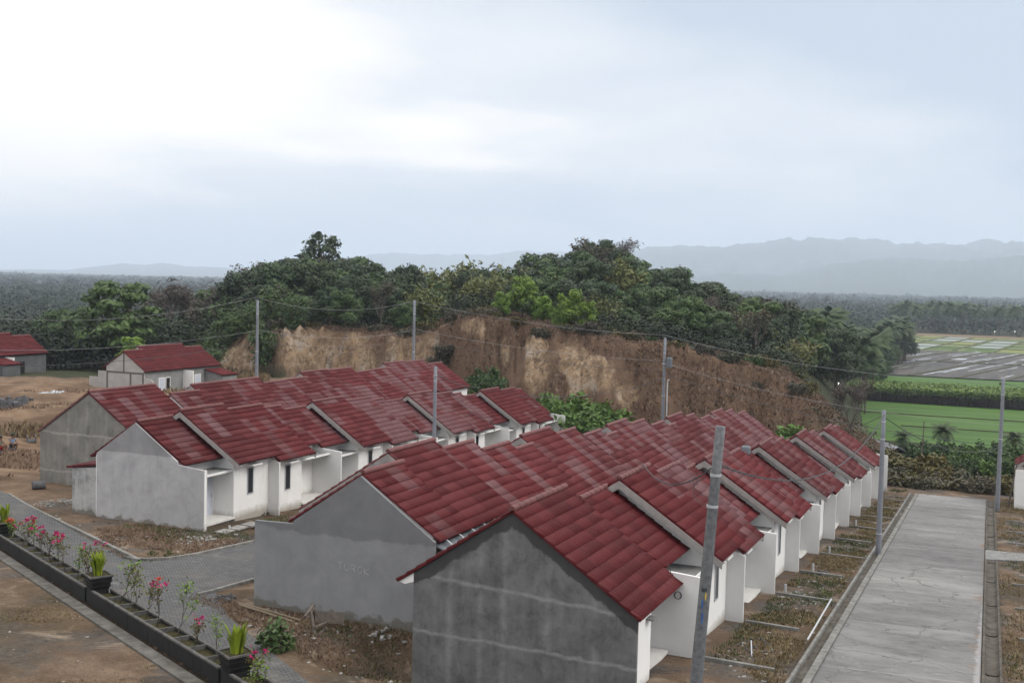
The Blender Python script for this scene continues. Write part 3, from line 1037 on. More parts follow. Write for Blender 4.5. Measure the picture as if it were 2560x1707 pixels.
tag(mbw.build('water', M['water']), 'strips of standing water on the mud field', None, None, 'structure')
for k in range(9):
    v0 = -70 + k * 13.5
    mbb.bar((366, v0 + 16, ZV + 0.1), (530, v0 - 18, ZV + 0.1), 1.0, 0.35)
mbb.bar((231, -30, ZV + 0.1), (229, 18, ZV + 0.1), 0.5, 0.3)
mbb.bar((252, -40, ZV + 0.1), (250, 34, ZV + 0.1), 0.5, 0.3)
for u in (450,):
    mbb.bar((u, -80, ZV + 0.1), (u - 6, 48, ZV + 0.1), 0.9, 0.36)
for k in range(12):
    v0 = -100 + k * 14 + r_.uniform(-2, 2)
    mbb.bar((536, v0 + 8, ZV + 0.1), (694, v0 - 8, ZV + 0.1), 1.0, 0.34)
for u in (566, 596, 628, 664):
    mbb.bar((u + 4, -110, ZV + 0.1), (u - 3, 62, ZV + 0.1), 1.1, 0.33)
tag(mbb.build('field_bunds', M['bund']), 'low grassy bunds between the fields', None, None, 'structure')
M['plot_a'] = mat_field('deep_green_plot', [(0.045, 0.085, 0.016), (0.065, 0.11, 0.022)], 0.1)
M['plot_b'] = mat_field('flooded_plot', [(0.16, 0.185, 0.155), (0.21, 0.235, 0.21)], 0.08, rough=0.4)
M['plot_c'] = mat_field('yellow_green_plot', [(0.13, 0.155, 0.04), (0.175, 0.19, 0.06)], 0.08)
for i in range(40):
    k, j = r_.randrange(11), r_.randrange(5)
    u0 = (538, 567, 598, 630, 666)[j]
    u1 = (564, 594, 626, 662, 692)[j]
    va = -100 + k * 14 + 8 - (u0 - 536) / 10
    vb = -100 + k * 14 + 8 - (u1 - 536) / 10
    mbp.add([(u0, va + 1, ZV + 0.08 + 0.0006 * i), (u1, vb + 1, ZV + 0.08 + 0.0006 * i), (u1, vb + 12.6, ZV + 0.08 + 0.0006 * i), (u0, va + 12.6, ZV + 0.08 + 0.0006 * i)], [(0, 1, 2, 3)], i % 3)
tag(mbp.build('seed_plots', [M['plot_a'], M['plot_b'], M['plot_c']]), 'small rice plots in different greens', None, None, 'structure')


# far hills and mountains
def mountains(name, prof, D0, Dc, D1, seed, rough, mat, label):
    azs = np.linspace(prof[0][0], prof[-1][0], 300)
    pa, pt = np.array([p[0] for p in prof]), np.array([p[1] for p in prof])
    Ds = np.concatenate([np.linspace(D0, Dc, 34), np.linspace(Dc, D1, 14)[1:]])
    A, Dm = np.meshgrid(azs, Ds)
    zt = np.interp(A, pa, pt) * Dc
    t = np.where(Dm < Dc, sstep(0, 1, (Dm - D0) / (Dc - D0)) ** 1.2, 1 - sstep(0, 1, (Dm - Dc) / (D1 - Dc)))
    rid = 1 - np.abs(fbm(A * 0.55 + Dm * 0.0002, Dm * 0.0011, seed, 5)) * 2
    z = -27 + (zt + 27) * t * (1 - rough * (1 - rid) * np.where(Dm < Dc, 1.0 - 0.75 * t, 0.5))
    z = z + fbm(A * 3.2, Dm * 0.002, seed + 4, 4) * np.maximum(zt, 0) * 0.05 * t
    ends = sstep(0, 1.2, A - pa[0] + 0.001) * sstep(0, 1.2, pa[-1] - A + 0.001)
    z = -30 + (z + 30) * ends
    a = np.radians(A)
    V = np.stack([Dm * np.cos(a), Dm * np.sin(a), z], -1).reshape(-1, 3)
    nA = len(azs)
    i = np.arange(len(Ds) - 1)[:, None] * nA + np.arange(nA - 1)[None]
    F = np.stack([i, i + nA, i + nA + 1, i + 1], -1).reshape(-1, 4)
    tag(link_mesh(name, mesh_np(name, V, F, mat, smooth=True)), label, None, None, 'structure')


M['far_hill'] = mat_field('far_wooded_slope', [(0.03, 0.045, 0.03), (0.055, 0.07, 0.045)], 0.002)
pr = [(1380, 640), (1430, 585), (1480, 566), (1530, 566), (1600, 562), (1700, 560), (1770, 553), (1783, 546), (1800, 544), (1830, 548), (1850, 545), (1900, 549), (1960, 546), (2010, 550), (2060, 552), (2130, 560), (2180, 557), (2225, 546), (2290, 554), (2352, 556), (2450, 560), (2600, 590), (2800, 640)]
mountains('mountains', sorted((px_az(x), px_tan(x, y)) for x, y in pr), 5200, 9000, 11500, 3, 0.55, M['far_hill'], 'long hazy blue mountain range on the right')
pr = [(1330, 660), (1500, 640), (1650, 625), (1800, 628), (1900, 606), (2050, 590), (2200, 598), (2352, 585), (2500, 600), (2700, 650)]
mountains('hills', sorted((px_az(x), px_tan(x, y)) for x, y in pr), 4200, 6400, 8000, 17, 0.5, M['far_hill'], 'lower hazy foothills before the mountain range')
pr = [(640, 630), (760, 596), (850, 582), (900, 578), (960, 584), (1040, 580), (1120, 586), (1200, 574), (1400, 584), (1600, 620)]
mountains('mountains', sorted((px_az(x), px_tan(x, y)) for x, y in pr), 9000, 12500, 14500, 29, 0.4, M['far_hill'], 'very faint distant mountains behind the wooded hill')
pr = [(-300, 630), (-100, 622), (60, 618), (150, 620), (230, 610), (280, 604), (330, 608), (370, 602), (430, 612), (500, 612), (570, 622), (680, 640)]
mountains('hills', sorted((px_az(x), px_tan(x, y)) for x, y in pr), 8000, 11000, 13000, 37, 0.4, M['far_hill'], 'faint low hills on the left horizon')

# ================================================================== HOUSES
TW, TROW = 0.16, 0.40            # roof corrugation and course length


def roof_slope(x0, x1, ye, ze, yr, zr, uoff=0.0, voff=0):
    """one tiled slope: eave at (ye, ze), ridge at (yr, zr), from x0 to x1. Returns V, F, UV arrays (own vertices per course)"""
    L = math.hypot(yr - ye, zr - ze)
    nr = max(1, round(L / TROW))
    sy, sz = (yr - ye) / L, (zr - ze) / L          # up the slope
    ny, nz = -sz, sy
    if nz < 0:
        ny, nz = -ny, -nz
    xs = np.arange(x0, x1 + 1e-6, TW / 4)
    if x1 - xs[-1] > 1e-3:
        xs = np.append(xs, x1)
    h = 0.026 * np.cos(2 * np.pi * xs / TW)
    n = len(xs)
    V, F, U = [], [], []
    b = 0
    for j in range(nr):
        a0, a1 = L * j / nr, L * (j + 1) / nr
        low, top = 0.055, 0.02
        lines = [(a0 + 0.07, -0.03, 0.0), (a0 - 0.018, low - 0.016, 0.9), (a0 - 0.018, low, 1.0), (a1 + 0.02, top, 1.0)]
        rows = []
        for k, (a, o, hs) in enumerate(lines):
            hh = o + h * (1.0 if k > 0 else 0.6)
            y = ye + sy * a + ny * hh
            z = ze + sz * a + nz * hh
            rows.append(np.stack([xs, y, z], -1))
        V.append(np.concatenate(rows))
        for k in range(3):
            i = np.arange(n - 1)
            f = np.stack([b + k * n + i, b + k * n + i + 1, b + (k + 1) * n + i + 1, b + (k + 1) * n + i], -1)
            if yr < ye:
                f = f[:, ::-1]
            F.append(f)
            ux = xs + uoff
            v0, v1 = (j + 0.05, j + 0.1) if k < 2 else (j + 0.1, j + 0.95)
            uvq = np.stack([np.stack([ux[:-1], np.full(n - 1, v0)], -1), np.stack([ux[1:], np.full(n - 1, v0)], -1), np.stack([ux[1:], np.full(n - 1, v1)], -1), np.stack([ux[:-1], np.full(n - 1, v1)], -1)], 1)
            uvq[:, :, 1] += voff
            if yr < ye:
                uvq = uvq[:, ::-1]
            U.append(uvq.reshape(-1, 2))
        b += 4 * n
    # verge faces that close the ends
    for xe, hs_ in ((x0, h[0]), (x1, h[-1])):
        for j in range(nr):
            a0, a1 = L * j / nr, L * (j + 1) / nr
            q = [(a0, -0.05), (a1, -0.05), (a1 + 0.02, 0.02 + hs_), (a0 - 0.018, 0.055 + hs_)]
            V.append(np.array([(xe, ye + sy * a + ny * o, ze + sz * a + nz * o) for a, o in q]))
            F.append(np.array([[b, b + 1, b + 2, b + 3]]))
            U.append(np.tile([[uoff, j + 0.5 + voff]], (4, 1)))
            b += 4
    # underside
    und = np.array([(x0, ye + ny * -0.05, ze + nz * -0.05), (x1, ye + ny * -0.05, ze + nz * -0.05), (x1, yr + ny * -0.05, zr + nz * -0.05), (x0, yr + ny * -0.05, zr + nz * -0.05)])
    und2 = np.array([(x0, ye - sy * .005, ze - sz * .005 + 0.02), (x1, ye - sy * .005, ze - sz * .005 + 0.02)])
    V.append(und)
    q = np.array([[b, b + 1, b + 2, b + 3]])
    F.append(q if yr < ye else q[:, ::-1])
    U.append(np.zeros((4, 2)))
    return np.concatenate(V), np.concatenate(F), np.concatenate(U)


def roof_mesh(name, slopes):
    V, F, U, b = [], [], [], 0
    for s in slopes:
        v, f, u = roof_slope(*s)
        V.append(v)
        F.append(f + b)
        U.append(u)
        b += len(v)
    return mesh_np(name, np.concatenate(V), np.concatenate(F), M['tile'], uv=np.concatenate(U))


def ridge_mb(mb, x0, x1, y, z, r=0.10):
    """half-round ridge tiles, each a little proud of the next"""
    n = max(1, round((x1 - x0) / 0.42))
    for i in range(n):
        a, b = x0 + (x1 - x0) * i / n, x0 + (x1 - x0) * (i + 1) / n
        V = []
        for x, rr in ((a - 0.02, r + 0.012), (b, r)):
            for k in range(7):
                t = math.pi * (k / 6.0) * 1.1 - 0.05 * math.pi
                V.append((x, y + rr * math.cos(t), z + rr * math.sin(t) - 0.01))
        mb.add(V, [(k, k + 1, k + 8, k + 7) for k in range(6)] + [tuple(range(6, -1, -1)), tuple(range(7, 14))])
    return mb


# cross-section of a unit: y runs from the front screen walls (0) to the back, z from the porch floor
PT = 0.655
LR = (4.2, 4.88)                   # low ridge
HR = (3.7, 4.88 + 0.5 * PT)        # high ridge, further forward
def back_z(y): return LR[1] - (y - LR[0]) * PT
def lfront_z(y): return LR[1] - (LR[0] - y) * PT
def hfront_z(y): return HR[1] - (HR[0] - y) * PT
YB, YL, YH = 6.85, 1.9, 0.65       # back wall, low front wall, high front wall
EB, ELF, EHF = 7.15, 1.30, 0.03    # eaves


def window_unit(parent, xc, yf, z0, w=0.52, h=1.38):
    wd = MB()
    t = 0.055
    y0, y1 = yf - 0.035, yf + 0.02
    wd.box(xc - w / 2, xc - w / 2 + t, y0, y1, z0, z0 + h)
    wd.box(xc + w / 2 - t, xc + w / 2, y0, y1, z0, z0 + h)
    wd.box(xc - w / 2 + t, xc + w / 2 - t, y0, y1, z0, z0 + t)
    wd.box(xc - w / 2 + t, xc + w / 2 - t, y0, y1, z0 + h - t, z0 + h)
    o = wd.build('window', M['alu'], parent)
    MB().box(xc - w / 2 + t, xc + w / 2 - t, yf - 0.018, yf + 0.02, z0 + t, z0 + h - t).build('pane', M['glass'], o)
    MB().box(xc - 0.42, xc + 0.42, yf - 0.48, yf, z0 + h + 0.14, z0 + h + 0.21).build('window_canopy', M['white'], parent)
    return o


def door_unit(parent, xc, yf, w=0.8, h=2.1):
    d = MB()
    d.box(xc - w / 2, xc + w / 2, yf - 0.03, yf + 0.02, 0.02, h)
    o = d.build('door', M['door'], parent)
    MB().box(xc + w / 2 - 0.12, xc + w / 2 - 0.08, yf - 0.07, yf - 0.03, 0.95, 1.1).build('handle', M['alu'], o)
    return o


def make_unit(kind, sub=False):
    """kind 'A': low part at x 0..3, high part 3..6 (the shared high wall at x = 6). 'B' is its mirror image"""
    A = kind == 'A'
    X = (lambda a, b: (a, b)) if A else (lambda a, b: (6 - b, 6 - a))
    root = empty('row_house', (0, 0, 0))
    w = MB()
    T = 0.03
    low = [(YL, -1.6), (YB, -1.6), (YB, back_z(YB) - T - 0.06), (LR[0], LR[1] - T - 0.08), (YL, lfront_z(YL) - T - 0.06)]
    high = [(YH, -1.6), (YB + 0.003, -1.6), (YB + 0.003, back_z(YB) - T - 0.06), (HR[0], HR[1] - T - 0.08), (YH, hfront_z(YH) - T - 0.06)]
    w.prism_x(low, *X(0.06, 3.0))
    w.prism_x(high, *X(3.0, 5.94))
    w.build('wall', M['white'], root)
    f = MB()
    f.box(*X(0.06, 3.0), 0.55, YL, -0.055, 0.04)
    f.build('porch_floor', M['floor'], root)
    ft = MB()
    ft.box(*X(0.061, 2.99), 0.56, YL - 0.02, -1.6, -0.06)
    ft.build('footing', M['footing'], root)
    # roof; the high roof overhangs the low one with a bargeboard
    hx0 = 2.55
    uo = 0.0
    sl = [(*X(0.0, 3.0), ELF, lfront_z(ELF), LR[0], LR[1], uo, 0), (*X(0.0, 2.56), EB, back_z(EB), LR[0], LR[1], uo, 20),
          (*X(hx0, 6.0), EHF, hfront_z(EHF), HR[0], HR[1], uo + 11, 0), (*X(hx0, 6.0), EB, back_z(EB), HR[0], HR[1], uo + 11, 20)]
    o = link_mesh('roof', roof_mesh('roof', sl), root)
    ridge_mb(MB(), *X(0.0, 2.7), LR[0], LR[1] + 0.05).build('ridge_cap', M['ridge'], o)
    ridge_mb(MB(), *X(hx0 - 0.02, 6.0), HR[0], HR[1] + 0.05).build('ridge_cap', M['ridge'], o)
    bb = MB()
    xb = X(hx0 - 0.035, hx0)
    d, g = 0.23, -0.035
    bb.prism_x([(EHF, hfront_z(EHF) + g), (HR[0], HR[1] + g), (HR[0], HR[1] + g - d * 1.2), (EHF + 0.02, hfront_z(EHF) + g - d)], *xb)
    yb2 = LR[0] + 0.9
    bb.prism_x([(HR[0], HR[1] + g), (yb2, back_z(yb2) + g), (yb2, back_z(yb2) + g - d), (HR[0], HR[1] + g - d * 1.2)], xb[0] + 0.002, xb[1] - 0.002)
    bb.build('bargeboard', M['barge'], root)
    # soffit under the overhang
    sf = MB()
    xs = X(hx0 + 0.001, 2.999)
    sf.prism_x([(EHF + 0.03, hfront_z(EHF + 0.03) - 0.16), (HR[0] - 0.02, HR[1] - 0.175), (HR[0] - 0.02, HR[1] - 0.155), (EHF + 0.03, hfront_z(EHF + 0.03) - 0.14)], *xs)
    sf.build('soffit', M['barge'], root)
    window_unit(root, sum(X(4.35, 4.35)) / 2, YH, 0.98)
    door_unit(root, sum(X(2.5, 2.5)) / 2, YL)
    # canopy slab over the door, from screen wall to the side of the projecting room
    MB().box(*X(0.07, 2.995), 0.72, YL, 2.36, 2.44).build('door_canopy', M['slab'], root).data.materials.append(M['white'])
    MB().box(*X(0.07, 2.995), 0.69, 0.718, 2.33, 2.44).build('canopy_edge', M['white'], root)
    # screen walls: A carries the one between the porches, B the one between the projecting rooms
    fn = MB()
    if A:
        fn.prism_x([(-0.02, -1.7), (YL, -1.7), (YL, 2.98), (-0.02, 2.84)], -0.058, 0.058)
    else:
        fn.prism_x([(0.0, -1.7), (YH + 0.05, -1.7), (YH + 0.05, 2.96), (0.0, 2.72)], -0.056, 0.056)
    fn.build('screen_wall', M['fin'], root)
    return root


UNIT = {k: make_unit(k) for k in 'AB'}
USED = set()


def place_unit(kind, u0, vf, z, facing, label, group):
    """u0: near end of the 6 m it occupies; facing -1 = towards the road (-Y), +1 = the other way"""
    k = kind if facing < 0 else {'A': 'B', 'B': 'A'}[kind]
    o = UNIT[k] if k not in USED else copy_tree(UNIT[k])
    USED.add(k)
    if facing < 0:
        o.location = (u0, vf, z)
        o.rotation_euler = (0, 0, 0)
    else:
        o.location = (u0 + 6, vf, z)
        o.rotation_euler = (0, 0, math.pi)
    o.rotation_euler.z += random.uniform(-.004, .004)
    o.rotation_euler.x = random.uniform(-.004, .004)
    o.location.z += random.uniform(-.035, .035)
    tag(o, label, 'house', group)
    return o


def end_wall(parent, poly, x0, x1, mat, name='gable_wall'):
    return MB().prism_x(poly, x0, x1).build(name, mat, parent)


ORD = ['first', 'second', 'third', 'fourth', 'fifth', 'sixth', 'seventh', 'eighth', 'ninth', 'tenth']
ROWS = [
    dict(n=10, u0=34.6, vf=8.3, z=-11.95, drop=0.45, f=-1, name='row beside the concrete road', grp='white row houses beside the concrete road'),
    dict(n=10, u0=32.44, vf=23.6, z=-11.40, drop=0.412, f=1, name='row behind the roadside row, back to back with it', grp='row houses behind the roadside row'),
    dict(n=8, u0=43.72, vf=34.75, z=-12.29, drop=0.303, f=-1, name='row across the paved street', grp='white row houses across the paved street'),
    dict(n=6, u0=54.84, vf=50.55, z=-12.3, drop=0.02, f=1, name='rearmost long row', grp='row houses of the rearmost long row'),
]
ROWLBL = [
    ['white red-roofed house, %s from the dark grey gable in the roadside row', 'white red-roofed house ending the roadside row near the crest of the road'],
    ['red-roofed house, %s along from the chalked grey gable wall', 'red-roofed house at the far end of the row behind the roadside row'],
    ['white red-roofed house, %s from the pale grey gable across the paved street', 'white red-roofed house with the tall end screen, farthest across the paved street'],
    ['red-roofed house, %s beyond the brownish gable of the rearmost long row', 'red-roofed house at the cliff end of the rearmost long row'],
]
HOUSE = []
for k, r in enumerate(ROWS):
    hs = []
    for i in range(r['n']):
        lbl = ROWLBL[k][1] if i == r['n'] - 1 else ROWLBL[k][0] % ORD[i]
        hs.append(place_unit('AB'[i % 2], r['u0'] + 6 * i, r['vf'], r['z'] - r['drop'] * i, r['f'], lbl, r['grp']))
    HOUSE.append(hs)
HOUSE[1][0]['label'] = 'grey-gabled house with chalk lettering on its bare end wall'
HOUSE[2][0]['label'] = 'white house whose pale grey end gable has a stained lean-to'

# --- grey end wall of the second row, with the chalk lettering (local frame of a house turned to face +Y: x' = 6 - x, y' = distance from front)
GW_P = [(0.02, -1.7), (7.0, -1.7), (7.0, back_z(7.0) - 0.12), (LR[0], LR[1] - 0.06), (1.62, lfront_z(1.62) - 0.12), (1.62, 2.95), (0.02, 2.9)]
M['gable_turok'] = mat_plaster('smooth_grey_cement_render', (0.225, 0.227, 0.235), (0.195, 0.197, 0.203), (0.265, 0.266, 0.275), z_split=2.72, wob=0.3, blot=0.12, foot=(0.1, (0.13, 0.12, 0.10)), streak=0.22)
h = HOUSE[1][0]
end_wall(h, GW_P, 6.005, 6.14, M['gable_turok'])
ch = MB()
S_ = {'T': [[(0, 1), (1, 1)], [(0.5, 1), (0.5, 0)]], 'U': [[(0.05, 1), (0.05, 0.3), (0.3, 0), (0.7, 0), (0.95, 0.3), (0.95, 1)]],
      'R': [[(0.05, 0), (0.05, 1), (0.7, 1), (0.9, 0.78), (0.7, 0.52), (0.05, 0.5)], [(0.4, 0.5), (0.95, 0)]],
      'O': [[(0.5, 1), (0.1, 0.75), (0.05, 0.4), (0.4, 0.0), (0.8, 0.1), (0.95, 0.6), (0.75, 0.95), (0.5, 1)]],
      'K': [[(0.05, 1), (0.05, 0)], [(0.9, 1), (0.05, 0.45), (0.95, 0)]]}
x = 0.0
for cidx, cc in enumerate('TUROK'):
    for st in S_[cc]:
        for a, b in zip(st[:-1], st[1:]):
            # seen from the near side the wall's y' grows to the right
            p = [(6.147, 3.39 + x + q[0] * 0.19, 1.65 - cidx * 0.022 + q[1] * 0.22) for q in (a, b)]
            ch.bar(p[0], p[1], 0.022, 0.006, up=(1, 0, 0))
    x += 0.255
ch.build('chalk_lettering', M['chalk'], h)
# back corner: bare roof steel showing where tiles are missing
st = MB()
for k in range(5):
    xx = 5.6 - k * 0.95
    st.bar((xx, 6.95, back_z(6.95) - 0.02), (xx, 7.95, back_z(7.95) - 0.02), 0.05, 0.05)
st.build('rafter', M['steel'], h)
gt = MB().prism_x([(6.9, 2.86), (8.3, 2.3), (8.3, 2.26), (6.9, 2.8)], 0.2, 6.0)
gt.build('gutter', M['gutter'], h)

# --- pale end wall of the third row with its screen and lean-to
M['gable_white'] = mat_plaster('pale_stained_render', (0.385, 0.38, 0.385), (0.30, 0.295, 0.30), (0.46, 0.455, 0.46), z_split=3.35, wob=0.12, blot=0.28, foot=(-0.02, (0.17, 0.15, 0.125)), streak=0.25)
M['leanto'] = mat_plaster('streaked_leanto_render', (0.40, 0.395, 0.39), (0.17, 0.168, 0.165), (0.46, 0.455, 0.45), blot=0.5, foot=(0.05, (0.15, 0.135, 0.11)), streak=0.75)
h = HOUSE[2][0]
end_wall(h, [(0.0, -1.7), (6.62, -1.7), (6.62, back_z(6.62) - 0.1), (LR[0], LR[1] - 0.02), (1.62, lfront_z(1.62) - 0.02), (1.58, 3.02), (0.0, 2.86)], -0.14, -0.06, M['gable_white'])
MB().box(-0.145, -0.055, -0.05, -0.003, -1.7, 2.9).build('screen_edge', M['white'], h)
lt = MB()
lt.hexa([(0.1, 6.86, -1.7), (2.4, 6.86, -1.7), (2.4, 8.45, -1.7), (0.1, 8.45, -1.7), (0.1, 6.86, 2.4), (2.4, 6.86, 2.4), (2.4, 8.45, 2.25), (0.1, 8.45, 2.25)])
o = lt.build('leanto', M['leanto'], h)
link_mesh('leanto_roof', roof_mesh('leanto_roof', [(0.02, 2.5, 8.75, 2.27, 6.88, 2.55, 40, 0)]), o)
pp = MB().tube([(0.9, -0.7, -0.25), (0.9, -0.7, 0.12)], 0.055, 10)
o = pp.build('drain_pipe', M['plastic_white'])
o.location = h.location
tag(o, 'short white drain pipe sticking up from broken slabs at the porch', 'pipe')

# --- the nearest house: an end unit with a dark grey gable, built wider than the rest
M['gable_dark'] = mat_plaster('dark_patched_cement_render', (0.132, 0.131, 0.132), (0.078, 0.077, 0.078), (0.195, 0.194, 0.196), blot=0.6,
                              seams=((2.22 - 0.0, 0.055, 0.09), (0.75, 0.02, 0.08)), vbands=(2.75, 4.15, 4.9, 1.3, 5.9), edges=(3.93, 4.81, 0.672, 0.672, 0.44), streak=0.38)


def end_house(u0, u1, v_apex, z_apex, half_f, half_b, pitch, floor_z, facing, gable_mat, label, group, porch=True):
    """low end unit; local y' = distance from its front edge, front edge at half_f from the ridge"""
    L = u1 - u0
    root = empty('end_house', (u0, v_apex - half_f, floor_z) if facing < 0 else (u1, v_apex + half_f, floor_z), label, 'house', group, 0 if facing < 0 else math.pi)
    X = (lambda a, b: (a, b)) if facing < 0 else (lambda a, b: (L - b, L - a))
    za = z_apex - floor_z
    ya = half_f
    zf = lambda y: za - (ya - y) * pitch if y < ya else za - (y - ya) * pitch
    yb = ya + half_b
    ye, ybw = 0.0, yb - 0.5
    body = [(1.75, -1.8), (ybw, -1.8), (ybw, zf(ybw) - 0.09), (ya, za - 0.1), (1.75, zf(1.75) - 0.09)]
    w = MB().prism_x(body, *X(0.14, L - 0.02))
    w.prism_x([(0.10, -1.8), (1.75, -1.8), (1.75, zf(1.75) - 0.09), (0.10, zf(0.10) - 0.08)], *X(0.141, 1.5))
    w.build('wall', M['white'], root)
    gpoly = [(0.06, -1.8), (ybw, -1.8), (ybw, zf(ybw) - 0.07), (ya, za - 0.07), (0.06, zf(0.06) - 0.06)]
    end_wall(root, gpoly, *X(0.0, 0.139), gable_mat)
    fl = MB().box(*X(1.5, L - 0.07), 0.3, 1.75, -0.045, 0.05)
    fl.build('porch_floor', M['floor'], root)
    MB().box(*X(1.51, L - 0.08), 0.31, 1.7, -1.8, -0.05).build('footing', M['footing'], root)
    o = link_mesh('roof', roof_mesh('roof', [(*X(-0.06, L + 0.06), -0.06, zf(-0.06), ya, za, 60, 0), (*X(-0.06, L + 0.06), yb + 0.05, zf(yb + 0.05), ya, za, 60, 20)]), root)
    ridge_mb(MB(), *X(-0.07, L), ya, za + 0.05).build('ridge_cap', M['ridge'], o)
    door_unit(root, sum(X(L - 1.0, L - 1.0)) / 2, 1.75)
    MB().box(*X(0.95, 1.35), -0.12, 0.12, zf(0) - 0.32, zf(0) - 0.26).build('canopy', M['slab'], root)
    MB().prism_x([(ybw + .004, zf(ybw) - .36), (ybw + .3, zf(ybw + .3) - .26), (ybw + .5, zf(ybw + .5) - .07), (ybw + .004, zf(ybw) - .08)], *X(0.0, 0.4)).build('eave_box', M['white'], root)
    return root


E1 = end_house(30.25, 34.56, 13.0, -6.69, 3.93, 3.72, 0.672, -11.55, -1, M['gable_dark'],
               'nearest house with a big dark grey patched cement gable and deep red roof', 'white row houses beside the concrete road')
M['gable_brown'] = mat_plaster('weathered_brown_grey_render', (0.20, 0.192, 0.175), (0.13, 0.125, 0.112), (0.25, 0.242, 0.222), blot=0.5,
                               seams=((2.95, 0.0, 0.09), (0.75, 0.0, 0.06)), vbands=(2.2, 3.6, 5.0, 6.2), foot=(-0.15, (0.14, 0.115, 0.085)), streak=0.5)
E2 = end_house(49.4, 54.80, 47.5, -6.93, 3.75, 3.9, 0.66, -12.35, 1, M['gable_brown'],
               'house with a weathered brownish grey gable at the left end of the rearmost row', 'row houses of the rearmost long row')
for o in list(E2.children):
    if o.name.startswith('eave_box') or o.name.startswith('canopy'):
        bpy.data.objects.remove(o)

# --- two detached pairs beyond, of bare blocks and render
M['block'] = mat_plaster('pale_unrendered_block_wall', (0.37, 0.35, 0.335), (0.32, 0.30, 0.285), (0.43, 0.41, 0.39), blot=0.15, streak=0.2)
M['grey_render'] = mat_plaster('new_grey_render', (0.22, 0.22, 0.215), (0.17, 0.17, 0.165), (0.28, 0.28, 0.275), blot=0.35, streak=0.3)
M['column'] = simple('bare_concrete_column', (0.125, 0.12, 0.115), 0.3, 3.0, 0.9, 0.2)
M['grey_dark'] = mat_plaster('damp_dark_grey_render', (0.10, 0.102, 0.104), (0.075, 0.076, 0.078), (0.13, 0.13, 0.132), blot=0.3, streak=0.3)


